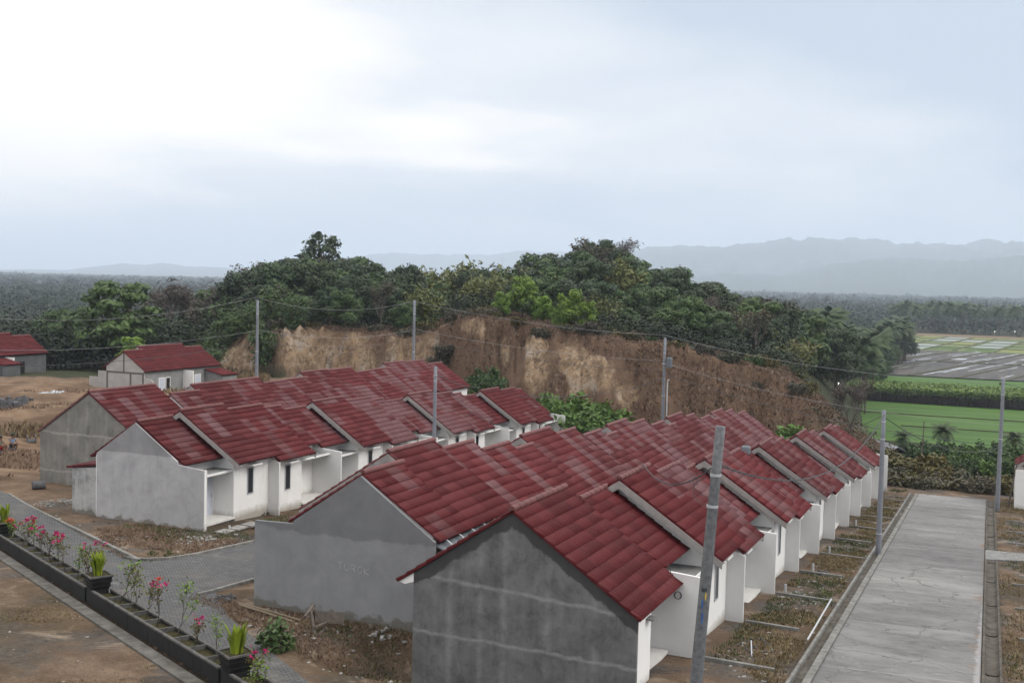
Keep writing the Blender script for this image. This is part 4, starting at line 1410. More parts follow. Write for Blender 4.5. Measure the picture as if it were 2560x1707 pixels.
def pair_house(u0, vf, z, facing, label, block_end, render='grey_render', ax=(9.6, 11.98)):
    """two mirrored units under one roof, seen from behind"""
    L = 12.0
    root = empty('detached_house', (u0, vf, z) if facing < 0 else (u0 + L, vf, z), label, 'house', None, 0 if facing < 0 else math.pi)
    X = (lambda a, b: (a, b)) if facing < 0 else (lambda a, b: (L - b, L - a))
    T = 0.09
    low = [(YL, -1.0), (YB, -1.0), (YB, back_z(YB) - T), (LR[0], LR[1] - T), (YL, lfront_z(YL) - T)]
    high = [(YH, -1.0), (YB + .003, -1.0), (YB + .003, back_z(YB) - T), (HR[0], HR[1] - T), (YH, hfront_z(YH) - T)]
    w = MB().prism_x(low, *X(0.12, 3)).prism_x(high, *X(3, 9)).prism_x(low, *X(9, 11.88))
    w.build('wall', M[render], root)
    g = [(YL, -1.0), (YB - 0.01, -1.0), (YB - 0.01, back_z(YB) - T), (LR[0], LR[1] - 0.06), (YL, lfront_z(YL) - T)]
    end_wall(root, g, *X(0.0, 0.119), M['block'] if block_end else M[render])
    end_wall(root, g, *X(11.881, 12.0), M[render])
    o = link_mesh('roof', roof_mesh('roof', [(*X(-0.1, 3.0), ELF, lfront_z(ELF), LR[0], LR[1], 3, 0), (*X(-0.1, 2.56), EB, back_z(EB), LR[0], LR[1], 3, 20),
                                             (*X(2.55, 9.45), EHF, hfront_z(EHF), HR[0], HR[1], 3, 0), (*X(2.55, 9.45), EB, back_z(EB), HR[0], HR[1], 3, 20),
                                             (*X(9.0, 12.1), ELF, lfront_z(ELF), LR[0], LR[1], 3, 0), (*X(9.44, 12.1), EB, back_z(EB), LR[0], LR[1], 3, 20)]), root)
    for xa, xb, rg in ((-0.1, 2.7, LR), (2.5, 9.5, HR), (9.3, 12.1, LR)):
        ridge_mb(MB(), *X(xa, xb), rg[0], rg[1] + 0.05).build('ridge_cap', M['ridge'], o)
    for xa in (2.5, 9.45):
        b = MB()
        b.prism_x([(EHF, hfront_z(EHF) - .03), (HR[0], HR[1] - .03), (HR[0], HR[1] - .3), (EHF, hfront_z(EHF) - .26)], *X(xa, xa + 0.04))
        b.prism_x([(HR[0], HR[1] - .03), (LR[0] + .9, back_z(LR[0] + .9) - .03), (LR[0] + .9, back_z(LR[0] + .9) - .26), (HR[0], HR[1] - .3)], *X(xa + .002, xa + 0.038))
        b.build('bargeboard', M['barge'], root)
    # back doors, windows, the party screen and the kitchen annex at the far end
    yb = YB + 0.006
    for xd, xw in ((2.6, 3.55), (8.3, 7.3)):
        x0, x1 = X(xd - 0.42, xd + 0.42)
        d = MB().box(x0, x1, yb, yb + 0.05, 0.0, 2.1).build('door', M['door'] if block_end else M['dark_void'], root)
        f = MB()
        f.box(x0 - 0.07, x0, yb, yb + 0.07, 0, 2.17).box(x1, x1 + 0.07, yb, yb + 0.07, 0, 2.17).box(x0, x1, yb, yb + 0.07, 2.1, 2.17)
        f.build('frame', M['white'] if block_end else M[render], d)
        x0, x1 = X(xw - 0.3, xw + 0.3)
        wd = MB()
        wd.box(x0 - 0.06, x0, yb, yb + 0.07, 0.7, 2.17).box(x1, x1 + 0.06, yb, yb + 0.07, 0.7, 2.17).box(x0, x1, yb, yb + 0.07, 2.1, 2.17).box(x0, x1, yb, yb + 0.07, 0.7, 0.76)
        wo = wd.build('window', M['white'] if block_end else M[render], root)
        MB().box(x0, x1, yb, yb + 0.03, 0.76, 2.1).build('pane', M['glass'], wo)
    MB().box(*X(5.94, 6.06), YB, YB + 1.35, -1.0, 2.75).build('screen_wall', M['white'], root)
    a = MB().hexa([(x, y, zz) for zz in (-1.0,) for x, y in [(X(*ax)[0], YB), (X(*ax)[1], YB), (X(*ax)[1], YB + 2.4), (X(*ax)[0], YB + 2.4)]] +
                  [(X(*ax)[0], YB, 2.55), (X(*ax)[1], YB, 2.55), (X(*ax)[1], YB + 2.4, 2.1), (X(*ax)[0], YB + 2.4, 2.1)])
    ao = a.build('annex', M[render], root)
    link_mesh('annex_roof', roof_mesh('annex_roof', [(*X(ax[0] - .2, ax[1] + .12), YB + 2.6, 2.12, YB, 2.62, 7, 0)]), ao)
    if block_end:
        cm = MB()
        for y in (YL + 0.12, LR[0] + 0.9, YB - 0.15):
            cm.box(*X(-0.012, 0.0), y - 0.11, y + 0.11, -1.0, (2.75 if y != LR[0] + 0.9 else 2.7))
        cm.box(*X(-0.014, 0.0), YL, YB - .01, 2.62, 2.82)
        cm.box(*X(-0.013, 0.0), LR[0] - 0.1, LR[0] + 0.1, 2.82, LR[1] - 0.1)
        cm.build('column', M['column'], root)
        f = MB()
        f2 = MB()
        f.prism_x([(YL, -1.0), (YL - 1.1, -1.0), (YL - 1.1, 2.75), (YL, 2.75)], *X(0.01, 0.13))
        f.prism_x([(YL - 1.1, -1.0), (YL - 2.3, -1.0), (YL - 2.3, 2.1), (YL - 1.1, 2.1)], *X(0.012, 0.128))
        f2.prism_x([(YB, -1.0), (YB + 1.15, -1.0), (YB + 1.15, 1.9), (YB + .9, 2.15), (YB, 2.3)], *X(0.012, 0.128))
        f.build('block_screen', M['block'], root)
        f2.build('block_screen', M['block'], root)
    return root


HA = pair_house(91.0, 87.1, -13.15, 1, 'detached house with a pale block gable and grey back wall below the cliff', True)
HB = pair_house(89.6, 111.2, -12.9, 1, 'grey detached house with a dark red roof at the left edge', False, 'grey_dark', (3.4, 5.9))
# a row-house end just showing at the right edge, beyond the road
HR_ = place_unit('A', 91.2, -0.95, -15.8, 1, 'white house end at the right edge beside the pole at the crest', None)
end_wall(HR_, [(0.02, -1.7), (6.9, -1.7), (6.9, back_z(6.9) - 0.12), (LR[0], LR[1] - 0.06), (1.6, lfront_z(1.6) - 0.1), (1.55, 2.9), (0.02, 2.8)], 6.005, 6.12, M['white'])
# screens that close the far ends of the rows
for k in (0, 2):
    hh = HOUSE[k][-1]
    end_wall(hh, [(-0.02, -1.7), (YB, -1.7), (YB, back_z(YB) - 0.1), (LR[0], LR[1] - 0.1), (1.6, lfront_z(1.6) - 0.1), (1.55, 2.98), (-0.02, 2.84)], 5.95, 6.06, M['fin'])

def fade(o, f):
    for c in [o] + list(o.children_recursive):
        if 'roof' in c.name:
            c.color = (f, 0, 0, 1)


for hs, fs in zip(HOUSE, ((.05, .5, .22, .08, .3, .22, .38, .28, .4, .32), (.2, .22, .25, .32, .3, .34, .3, .38, .42, .4), (.16, .14, .2, .75, .65, .5, .05, .05), (.25, .42, .36, .28, .4, .22))):
    for h, f in zip(hs, fs):
        fade(h, f)
for h, f in ((E1, 0.0), (E2, .2), (HA, 0.0), (HB, 0.0), (HR_, .1)):
    fade(h, f)

# ================================================================== VEGETATION
def leaf_quads(C, Nrm, size, elong=1.6, rng=RNG, curl=0.0):
    """diamond leaves / leaf sprays at C with roughly the normals Nrm"""
    n = len(C)
    Nn = Nrm / np.maximum(np.linalg.norm(Nrm, axis=1, keepdims=True), 1e-6)
    a = rng.normal(size=(n, 3))
    t = np.cross(Nn, a)
    t /= np.maximum(np.linalg.norm(t, axis=1, keepdims=True), 1e-6)
    b = np.cross(Nn, t)
    s = (np.asarray(size) * rng.uniform(0.65, 1.35, n))[:, None]
    V = np.stack([C - t * s * elong * 0.5, C - b * s * 0.5 + t * s * 0.1, C + t * s * elong * 0.5, C + b * s * 0.5 + t * s * 0.1], 1).reshape(-1, 3)
    F = np.arange(4 * n).reshape(n, 4)
    return V, F


def crown_mesh(name, lobes, n, size, mat, seed, elong=1.5, shell=0.5, rough=0.35, up=0.35):
    rng = np.random.default_rng(seed)
    lob = np.array([(*c, rx, rz) for c, rx, rz in lobes])
    w = lob[:, 3] ** 2
    k = rng.choice(len(lob), n, p=w / w.sum())
    d = rng.normal(size=(n, 3))
    d /= np.linalg.norm(d, axis=1, keepdims=True)
    d[:, 2] = np.where((d[:, 2] < -0.4) & (rng.random(n) < 0.6), -d[:, 2], d[:, 2])
    r = shell + (1 - shell) * rng.random(n) ** 0.6
    bump = 1 + rough * (vnoise(d[:, 0] * 2.2 + k * 7.1, d[:, 1] * 2.2 + d[:, 2] * 3.1, seed) - 0.5) * 2
    r = r * bump
    C = lob[k, :3] + d * np.stack([lob[k, 3], lob[k, 3], lob[k, 4]], -1) * r[:, None]
    nr = d * 1.1 + rng.normal(size=(n, 3)) * 0.5 + np.array([0, 0, up])
    V, F = leaf_quads(C, nr, size, elong, rng)
    return mesh_np(name, V, F, mat)


def limb(mb, p, d, L, r, rnd, depth, ends, spread=0.7, up=0.25, n=5):
    pts, rad = [Vector(p)], [r]
    d = Vector(d).normalized()
    for i in range(3):
        d = (d + Vector((rnd.uniform(-.25, .25), rnd.uniform(-.25, .25), rnd.uniform(-.1, .2)))).normalized()
        pts.append(pts[-1] + d * (L / 3))
        rad.append(r * (1 - 0.18 * (i + 1)))
    mb.tube(pts, rad, n if depth < 2 else 4, caps=False)
    ends.append(pts[-1].copy())
    if depth <= 0:
        return
    for k in range(rnd.choice((2, 3, 3))):
        nd = (d + Vector((rnd.uniform(-1, 1), rnd.uniform(-1, 1), rnd.uniform(-.3, .6))) * spread + Vector((0, 0, up))).normalized()
        limb(mb, pts[-1] if k else pts[2], nd, L * rnd.uniform(.6, .85), r * 0.52, rnd, depth - 1, ends, spread, up, n)


def broad_tree(seed, H, cr, mat, nleaf, size, lobes_n=13, trunk_f=0.3, flat=0.75, shell=0.45, elong=1.5, bark='bark'):
    rnd = random.Random(seed)
    mb, ends = MB(), []
    th = H * trunk_f
    mb.tube([(0, 0, -1.2), (0.05, 0, th * 0.5), (rnd.uniform(-.3, .3), rnd.uniform(-.3, .3), th)], [H * 0.026, H * 0.021, H * 0.017], 7)
    lobes = []
    for i in range(lobes_n):
        a = i * 2.4 + rnd.uniform(-.4, .4)
        f = (i + 0.5) / lobes_n
        z = th * 0.85 + (H - th * 0.85) * (0.12 + 0.78 * f)
        rr = cr * math.sqrt(max(0.05, 1 - ((f - 0.35) / 0.72) ** 2)) * rnd.uniform(0.45, 0.85) * (1 - 0.25 * (i % 2))
        c = Vector((math.cos(a) * rr, math.sin(a) * rr, z))
        r = cr * rnd.uniform(0.33, 0.52) * (1.05 - 0.35 * f)
        lobes.append((c, r, r * flat))
        mid = Vector((c.x * .35, c.y * .35, th + (z - th) * .45))
        mb.tube([(0, 0, th * .92), mid, c], [H * 0.010, H * 0.007, H * 0.003], 4, caps=False)
    return mb.mesh('trunk', M[bark]), crown_mesh('crown', lobes, nleaf, size, M[mat], seed, elong, shell)


def bare_tree(seed, H, leaf=None, nleaf=0, depth=4, size=0.25):
    rnd = random.Random(seed)
    mb, ends = MB(), []
    mb.tube([(0, 0, -1.2), (0.1, 0, H * .16), (0, 0.12, H * .3)], [H * .02, H * .017, H * .013], 6, caps=False)
    for k in range(4):
        a = k * 1.6 + rnd.uniform(-.4, .4)
        limb(mb, (0, 0.12, H * .26 + k * .03 * H), (math.cos(a) * .6, math.sin(a) * .6, 1), H * .26, H * .013, rnd, depth - 1, ends, 0.62, 0.3)
    tr = mb.mesh('trunk', M['twig'])
    if not leaf:
        # the finest twigs stand for the crown
        V, F = [], []
        C = np.array([e for e in ends for _ in range(5)]) + RNG.normal(size=(len(ends) * 5, 3)) * H * .03
        v, f = leaf_quads(C, RNG.normal(size=C.shape), 0.11, 8.0)
        return tr, mesh_np('crown', v, f, M['twig'])
    lobes = [(e, H * .055, H * .05) for e in ends]
    return tr, crown_mesh('crown', lobes, nleaf, size, M[leaf], seed, 1.4, 0.2)


def bamboo(seed, H, mat, n_culm=34, nl=42, spread=0.5, size=0.34):
    rnd = random.Random(seed)
    rng = np.random.default_rng(seed)
    mb = MB()
    C, Nn = [], []
    for i in range(n_culm):
        a, s = rnd.uniform(0, 6.28), rnd.uniform(0.1, 1.0)
        h = H * rnd.uniform(.62, 1.0)
        b = Vector((math.cos(a) * 0.8 * s, math.sin(a) * 0.8 * s, -.5))
        out = Vector((math.cos(a), math.sin(a), 0)) * spread * h * s * .75
        pts = [b + out * (t ** 1.9) + Vector((0, 0, 1)) * h * (t - 0.17 * s * t ** 3.4) for t in np.linspace(0, 1, 7)]
        mb.tube(pts, [0.05, .048, .044, .038, .03, .02, .008], 4, caps=False)
        for t in np.linspace(.18, 1, nl):
            q = min(int(t * 6), 5)
            p = pts[q].lerp(pts[q + 1], t * 6 - q)
            w = 0.45 + H * .05 * (1.1 - t)
            C.append(np.array(p) + rng.normal(size=3) * [w, w, w * .7])
            Nn.append(rng.normal(size=3) + [0, 0, .25])
    V, F = leaf_quads(np.array(C), np.array(Nn), size, 2.6, rng)
    return mb.mesh('trunk', M['bamboo']), mesh_np('crown', V, F, M[mat])


def feather_bush(seed, H, w, mat, nstem=16, n=2600, size=0.16):
    """bushy leucaena-like shrub of many upright leafy wands"""
    rnd = random.Random(seed)
    rng = np.random.default_rng(seed)
    mb = MB()
    C, Nn = [], []
    per = n // nstem
    for i in range(nstem):
        a, s = rnd.uniform(0, 6.28), math.sqrt(rnd.random())
        h = H * rnd.uniform(.62, 1.0) * (1 - .28 * s)
        b = Vector((math.cos(a), math.sin(a), 0)) * w * s * .35
        tip = Vector((math.cos(a), math.sin(a), 0)) * w * s
        pts = [b.lerp(tip, t ** 1.4) + Vector((0, 0, h * t - .3)) for t in np.linspace(0, 1, 5)]
        mb.tube(pts, [.05, .04, .03, .018, .006], 4, caps=False)
        t = 0.12 + .88 * rng.random(per) ** .8
        P = np.array([np.array(pts[min(int(x * 4), 3)].lerp(pts[min(int(x * 4), 3) + 1], x * 4 - min(int(x * 4), 3))) for x in t])
        wr = w * .26 * (1.15 - t)[:, None] + .08
        C.append(P + rng.normal(size=(per, 3)) * np.concatenate([wr, wr, wr * .8], 1))
        Nn.append(rng.normal(size=(per, 3)) + [0, 0, .5])
    V, F = leaf_quads(np.concatenate(C), np.concatenate(Nn), size, 2.2, rng)
    return mb.mesh('trunk', M['bark']), mesh_np('crown', V, F, M[mat])


def palm(seed, H, fronds=20, L=3.6):
    rnd = random.Random(seed)
    mb = MB()
    lean = Vector((rnd.uniform(-.1, .1), rnd.uniform(-.1, .1), 0)) * H
    pts = [Vector((0, 0, -1)) + lean * t * t + Vector((0, 0, (H + 1) * t)) for t in np.linspace(0, 1, 7)]
    mb.tube(pts, [.2, .17, .15, .14, .13, .12, .13], 7)
    top = pts[-1]
    V, F = [], []
    for i in range(fronds):
        a = i * 2.399 + rnd.uniform(-.2, .2)
        el = 1.25 - 1.75 * (i / fronds) + rnd.uniform(-.12, .12)
        d = Vector((math.cos(a), math.sin(a), 0))
        p, prev = top.copy(), None
        n = 15
        for k in range(n):
            ang = el - 0.085 * k
            st = (d * math.cos(ang) + Vector((0, 0, math.sin(ang)))) * (L / n)
            q = p + st
            side = Vector((-d.y, d.x, 0))
            ll = L * .23 * math.sin(math.pi * (0.12 + .86 * k / n)) + .12
            for sgn in (-1, 1):
                tip = (p + q) / 2 + side * sgn * ll + st * 1.1 - Vector((0, 0, ll * .55))
                b = len(V)
                V += [tuple(p), tuple(q), tuple(tip + st * .45), tuple(tip)]
                F.append((b, b + 1, b + 2, b + 3))
            p = q
    return mb.mesh('trunk', M['bark']), mesh_np('crown', np.array(V), np.array(F), M['palm_leaf'])


PROTO = {}
for i in range(3):
    PROTO['dark%d' % i] = (*broad_tree(100 + i, 11, 4.4, 'leaf_dark', 7500, 0.28, 15, shell=.6), 11)
    PROTO['mid%d' % i] = (*broad_tree(120 + i, 9, 3.8, 'leaf_mid', 6500, 0.26, 12, shell=.6), 9)
for i in range(2):
    PROTO['olive%d' % i] = (*bamboo(140 + i, 11, 'leaf_olive', 36, 44, .5, .36), 11)
    PROTO['bamboo%d' % i] = (*bamboo(150 + i, 12, 'leaf_mid', 36, 44, .5, .34), 12)
    PROTO['dry%d' % i] = (*bare_tree(160 + i, 9, 'leaf_brown', 900, 4, .22), 9)
    PROTO['bare%d' % i] = (*bare_tree(170 + i, 10, None, 0, 5), 10)
    PROTO['bright%d' % i] = (*broad_tree(180 + i, 7, 3.0, 'leaf_bright', 4200, 0.24, 13, .16, .85, .6), 7)
    PROTO['shrub%d' % i] = (*feather_bush(190 + i, 4.2, 2.5, 'leaf_shrub', 22, 4600, .16), 4.2)
    PROTO['gshrub%d' % i] = (*feather_bush(195 + i, 4.2, 2.4, 'leaf_mid', 22, 3600, .19), 4.2)
    PROTO['yshrub%d' % i] = (*feather_bush(200 + i, 2.6, 1.9, 'leaf_yellow', 18, 2200, .15), 2.6)
    PROTO['bshrub%d' % i] = (*feather_bush(205 + i, 2.4, 1.8, 'leaf_brown', 18, 2000, .16), 2.4)
    PROTO['palm%d' % i] = (*palm(210 + i, 10.5, 22, 3.7), 13)
PROTO['airy0'] = (*broad_tree(220, 12, 3.6, 'leaf_dark', 1500, .42, 17, .3, .8, .25), 12)
PROTO['yellow0'] = (*broad_tree(230, 9, 2.2, 'leaf_yellow', 1300, .4, 11, .2, 1.1), 9)
PROTO['layer0'] = (*broad_tree(240, 10, 4.6, 'leaf_mid', 3400, .36, 22, .18, .4, .3, 1.9), 10)


def put(kind, u, v, z, sc, label, cat='tree', group=None, name=None, rz=None, wide=1.0):
    tr, cr, H = PROTO[kind]
    name = name or ('palm_tree' if 'palm' in kind else 'shrub' if 'shrub' in kind else 'bamboo_clump' if kind[:4] in ('bamb', 'oliv') else 'tree')
    root = empty(name, (u, v, z), label, cat, group, random.uniform(0, 6.28) if rz is None else rz)
    root.scale = (sc * wide, sc * wide, sc)
    link_mesh('stem' if 'shrub' in kind else 'culms' if name == 'bamboo_clump' else 'trunk', tr, root)
    link_mesh('foliage' if 'shrub' in kind or name == 'bamboo_clump' else 'crown', cr, root)
    return root


def plant(kind, xd, D, ytop, label, cat='tree', group=None, wide=1.0, name=None):
    """a plant on the bearing of column xd at distance D, as tall as the photo shows it"""
    a = R(px_az(xd))
    u, v = D * math.cos(a), D * math.sin(a)
    z = gz(u, v)
    top = px_tan(xd, ytop) * D
    return put(kind, u, v, z, max(0.25, (top - z) / PROTO[kind][2]), label, cat, group, name, None, wide)


# --- single trees and bushes that can be told apart
plant('layer0', 268, 158, 634, 'tall green tree with layered branches behind the pale block gable house', wide=1.05)
plant('bare0', 392, 172, 655, 'bare grey tree spreading its twigs right of the tall layered tree', wide=1.15)
plant('airy0', 738, 212, 527, 'tallest tree on the left part of the hill, airy and standing clear above the others', wide=1.15)
plant('mid0', 128, 166, 712, 'green tree left of the tall layered tree, above the grey house at the left edge')
plant('mid1', 190, 172, 705, 'second green tree left of the tall layered tree')
plant('mid2', 335, 170, 720, 'low green tree between the tall layered tree and the bare one')
plant('mid0', 520, 182, 655, 'rounded green tree just left of the wooded hill')
plant('mid1', 468, 185, 668, 'green tree between the bare tree and the wooded hill')
plant('dry0', 455, 165, 700, 'thin brownish tree below the green trees left of the hill')
plant('dark1', 420, 160, 735, 'dark tree low beside the left end of the cut slope')
plant('dark2', 85, 178, 735, 'dark tree behind the dark red roof at the left edge')
plant('mid2', 230, 164, 745, 'bushy green tree right behind the ridge of the block gable house')
plant('bright0', 310, 140, 770, 'light green bush behind the roof of the block gable house', 'bush', name='bush')
g = 'fresh green trees along the top of the cut slope'
plant('bright0', 1150, 133, 668, 'fresh green tree on the cliff top, left of the tallest of its clump', group=g, wide=1.0)
plant('bright1', 1198, 136, 632, 'tallest fresh green tree of the clump on the cliff top', group=g, wide=1.05)
plant('bright0', 1245, 134, 676, 'fresh green tree on the cliff top, right of the tallest of its clump', group=g, wide=1.1)
plant('bright1', 1312, 131, 662, 'fresh green tree standing apart on the cliff top, right of the bright clump', group=g, wide=.95)
plant('bright0', 1345, 130, 690, 'smaller fresh green tree at the right end of the bright trees on the cliff top', group=g, wide=1.0)
plant('bright1', 1282, 131, 705, 'low fresh green tree between the two bright clumps on the cliff top', group=g, wide=1.0)
plant('shrub0', 1262, 101, 885, 'feathery green bush at the cliff foot beside the end of the white row', 'bush', wide=.95)
plant('shrub1', 1312, 103, 868, 'tallest feathery green bush at the cliff foot below the pale bare patch', 'bush', wide=1.0)
plant('shrub0', 1385, 99, 905, 'feathery green bush at the cliff foot, right of the tallest one', 'bush', wide=1.1)
plant('gshrub0', 1430, 97, 935, 'low green bush at the right end of the bushes at the cliff foot', 'bush', wide=1.1)
plant('gshrub1', 1120, 116, 820, 'dark green bush clinging to the middle of the cliff', 'bush', wide=.9)
plant('shrub1', 1795, 99, 945, 'bright green rounded bush behind the last roofs of the roadside rows', 'bush', wide=1.3)
plant('shrub0', 1840, 100, 962, 'small bright green bush right of the rounded one behind the last roofs', 'bush', wide=1.0)
plant('yshrub0', 1585, 98, 935, 'yellowish tufted bush peeking over the roofs beside the transformer pole', 'bush')
plant('bare1', 1965, 112, 880, 'leafless brown tree at the right foot of the dry hill', wide=.9)
plant('yshrub1', 1262, 133, 870, 'yellowing shrub on the cliff', 'bush') if False else None

# --- the wooded hill: each tree an object
hill_g = 'trees on the wooded hill'
KLBL = {'dark': 'dark green broad-crowned tree on the wooded hill behind the cut slope', 'mid': 'mid green bushy tree on the wooded hill behind the cut slope',
        'olive': 'olive bamboo clump on the wooded hill behind the cut slope', 'bamboo': 'green feathery bamboo clump on the wooded hill behind the cut slope',
        'dry': 'brown half-dry tree on the wooded hill behind the cut slope', 'bare': 'bare grey tree among the crowns of the wooded hill',
        'airy': 'thin airy tree on the wooded hill behind the cut slope'}
rh = random.Random(5)
pts_h = []
tries = 0
while len(pts_h) < 270 and tries < 40000:
    tries += 1
    az = rh.uniform(9.2, 39.0)
    D = math.sqrt(rh.uniform(141 ** 2, 240 ** 2))
    mn = 4.2 + (D - 140) * 0.028
    u, v = D * math.cos(R(az)), D * math.sin(R(az))
    if az > 20.5 and az < 27.5 and D < 150:
        continue
    if 24.9 < az < 27.2 and D > 185 and rh.random() < .75:
        continue
    if all((u - a) ** 2 + (v - b) ** 2 > mn * mn for a, b, *_ in pts_h):
        pts_h.append((u, v, az, D))
for u, v, az, D in pts_h:
    q = rh.random()
    if az < 18.5:          # right flank: mixed dark and dry
        kd = 'dark' if q < .42 else 'dry' if q < .56 else 'mid' if q < .82 else 'bare' if q < .93 else 'olive'
    elif az < 22.5:
        kd = 'dark' if q < .22 else 'mid' if q < .66 else 'olive' if q < .82 else 'dry' if q < .93 else 'bamboo'
    elif az < 28:          # the bamboo saddle
        kd = 'olive' if q < .6 else 'dark' if q < .75 else 'dry' if q < .88 else 'bamboo'
    elif az < 33:
        kd = 'dark' if q < .58 else 'mid' if q < .72 else 'bamboo' if q < .86 else 'dry'
    else:
        kd = 'bamboo' if q < .45 else 'dark' if q < .65 else 'mid' if q < .9 else 'dry'
    kk = kd + str(rh.randrange(3 if kd in ('dark', 'mid') else 2))
    H = PROTO[kk][2]
    target = rh.uniform(6.5, 10.5) if D > 165 else rh.uniform(4.0, 7.5)
    if kd in ('bare', 'dry') and D > 205:
        target *= 1.12
    put(kk, u, v, gz(u, v) - 0.3, target / H, KLBL[kd], 'bamboo' if kd in ('olive', 'bamboo') else 'tree', hill_g + ', ' + kd, wide=rh.uniform(1.0, 1.3))

# --- palms and trees of the grove left of the fields, and beyond the fields
gp = 'coconut palms of the grove left of the fields'
rp_ = random.Random(9)
for i in range(34):
    xd = rp_.uniform(1850, 2085)
    D = rp_.uniform(248, 380) if xd < 2010 else rp_.uniform(360, 480)
    a = R(px_az(xd))
    u, v = D * math.cos(a), D * math.sin(a)
    put('palm%d' % rp_.randrange(2), u, v, gz(u, v), rp_.uniform(.95, 1.35), 'coconut palm in the grove at the left edge of the rice fields', 'palm tree', gp)
gq = 'trees of the grove left of the fields'
for i in range(44):
    xd = rp_.uniform(1740, 2010)
    D = rp_.uniform(205, 350)
    if xd > 1930 and D < 262:
        D = rp_.uniform(300, 380)
    a = R(px_az(xd))
    u, v = D * math.cos(a), D * math.sin(a)
    kd = rp_.choice(('dark', 'dark', 'mid', 'dry', 'dark'))
    put(kd + str(rp_.randrange(2)), u, v, gz(u, v), rp_.uniform(.8, 1.2), {'dark': 'dark green tree', 'mid': 'mid green tree', 'dry': 'brownish half-dry tree'}[kd] + ' in the grove at the left edge of the rice fields', 'tree', gq + ', ' + kd)
for i in range(34):
    xd = rp_.uniform(1985, 2082)
    D = rp_.uniform(372, 540)
    if xd > 2060:
        D = max(D, 440)
    a = R(px_az(xd))
    put(rp_.choice(('dark0', 'dark1', 'mid1', 'dry0')), D * math.cos(a), D * math.sin(a), ZV, rp_.uniform(.7, 1.05), 'dark tree under the palms at the far corner of the grove beside the mud field', 'tree', 'dark trees under the palms beside the mud field')
for i, xd in enumerate((1845, 1878, 1905)):
    plant('yellow0', xd, 228 + 6 * i, (842, 835, 838)[i], ('leftmost of the three yellowing trees', 'middle of the three yellowing trees', 'rightmost of the three yellowing trees')[i] + ' before the dark grove', group='yellowing trees before the grove')
gt_ = 'palms along the far edge of the fields'
for i in range(46):
    xd = rp_.uniform(2050, 2380)
    D = rp_.uniform(742, 800)
    a = R(px_az(xd))
    put('palm%d' % rp_.randrange(2), D * math.cos(a), D * math.sin(a), ZV, rp_.uniform(1.15, 1.6), 'tall coconut palm in the far tree line beyond the fields', 'palm tree', gt_)
# bushes and palms between the road end and the fields
plant('palm0', 2182, 152, 966, 'small palm above the bushes, between the two right-hand poles', 'palm tree')
plant('palm1', 2088, 150, 985, 'small palm before the young rice, right of the leafless tree', 'palm tree')
plant('palm0', 2335, 158, 985, 'small palm above the bushes, right of the pole at the crest', 'palm tree')
gb = 'bushes below the crest of the road'
for i, (xd, D, yt, kd) in enumerate([(2150, 140, 1005, 'gshrub0'), (2195, 142, 1000, 'gshrub1'), (2240, 138, 1002, 'shrub0'), (2285, 141, 1000, 'gshrub0'), (2335, 136, 1005, 'gshrub1'), (2385, 140, 1000, 'gshrub0'),
                                    (2170, 122, 1030, 'gshrub1'), (2225, 120, 1028, 'gshrub0'), (2270, 121, 1035, 'gshrub1'), (2330, 119, 1030, 'shrub1'), (2375, 118, 1030, 'gshrub0'),
                                    (2095, 150, 1003, 'gshrub0'), (2055, 156, 1000, 'yshrub0')]):
    plant(kd, xd, D, yt + (i * 7 % 5) * 7 - 16, 'dense green bush below the crest of the road' if kd[0] in 'gs' else 'pale yellowish bush between the leafless tree and the small palms', 'bush', gb if kd[0] in 'gs' else None, wide=1.0 + (i * 3 % 4) * .1)
gy = 'dry yellow-brown bushes behind the roadside plots'
for i, (xd, D, yt, kd) in enumerate([(2045, 108, 1018, 'yshrub0'), (2078, 112, 1008, 'yshrub1'), (2112, 110, 1016, 'yshrub0'), (2060, 103, 1062, 'bshrub1'), (2092, 102, 1070, 'yshrub0'), (2128, 106, 1052, 'yshrub1'),
                                    (2150, 104, 1075, 'bshrub0'), (2180, 103, 1082, 'yshrub0'), (2210, 104, 1085, 'bshrub1'), (2240, 104, 1090, 'yshrub1'), (2115, 101, 1088, 'bshrub0'), (2265, 102, 1090, 'bshrub0'), (2340, 104, 1080, 'yshrub0')]):
    plant(kd, xd, D, yt, 'dry yellow-brown bush behind the roadside plots near the road end' if kd[0] == 'y' else 'brown dry bush behind the roadside plots near the road end', 'bush', gy + (', yellow' if kd[0] == 'y' else ', brown'), wide=1.35)
# dry shrubs on the spur
gs = 'dry shrubs on the brown hill'
for i in range(46):
    xd = rp_.uniform(560, 1900)
    az = px_az(xd)
    ft = np.interp(az, SP_AZ, SP_FT) + np.interp(az, SP_AZ, SP_RUN)
    D = ft + rp_.uniform(-2.5 if xd > 1000 else 0.5, 9)
    a = R(az)
    u, v = D * math.cos(a), D * math.sin(a)
    kd = rp_.choice(('bshrub0', 'bshrub1', 'bshrub0', 'yshrub1', 'gshrub0' if xd > 1400 else 'bshrub1'))
    put(kd, u, v, gz(u, v), rp_.uniform(.35, .8) * (0.55 if kd[0] == 'g' else 1), {'b': 'brown dry shrub', 'y': 'yellowing shrub', 'g': 'small green shrub'}[kd[0]] + ' on the brown dry hill above the houses', 'bush', gs + ', ' + kd[:2], wide=1.3)


# --- masses nobody could count
def stuff(name, V, F, mat, label):
    return tag(link_mesh(name, mesh_np(name, V, F, mat)), label, None, None, 'stuff')


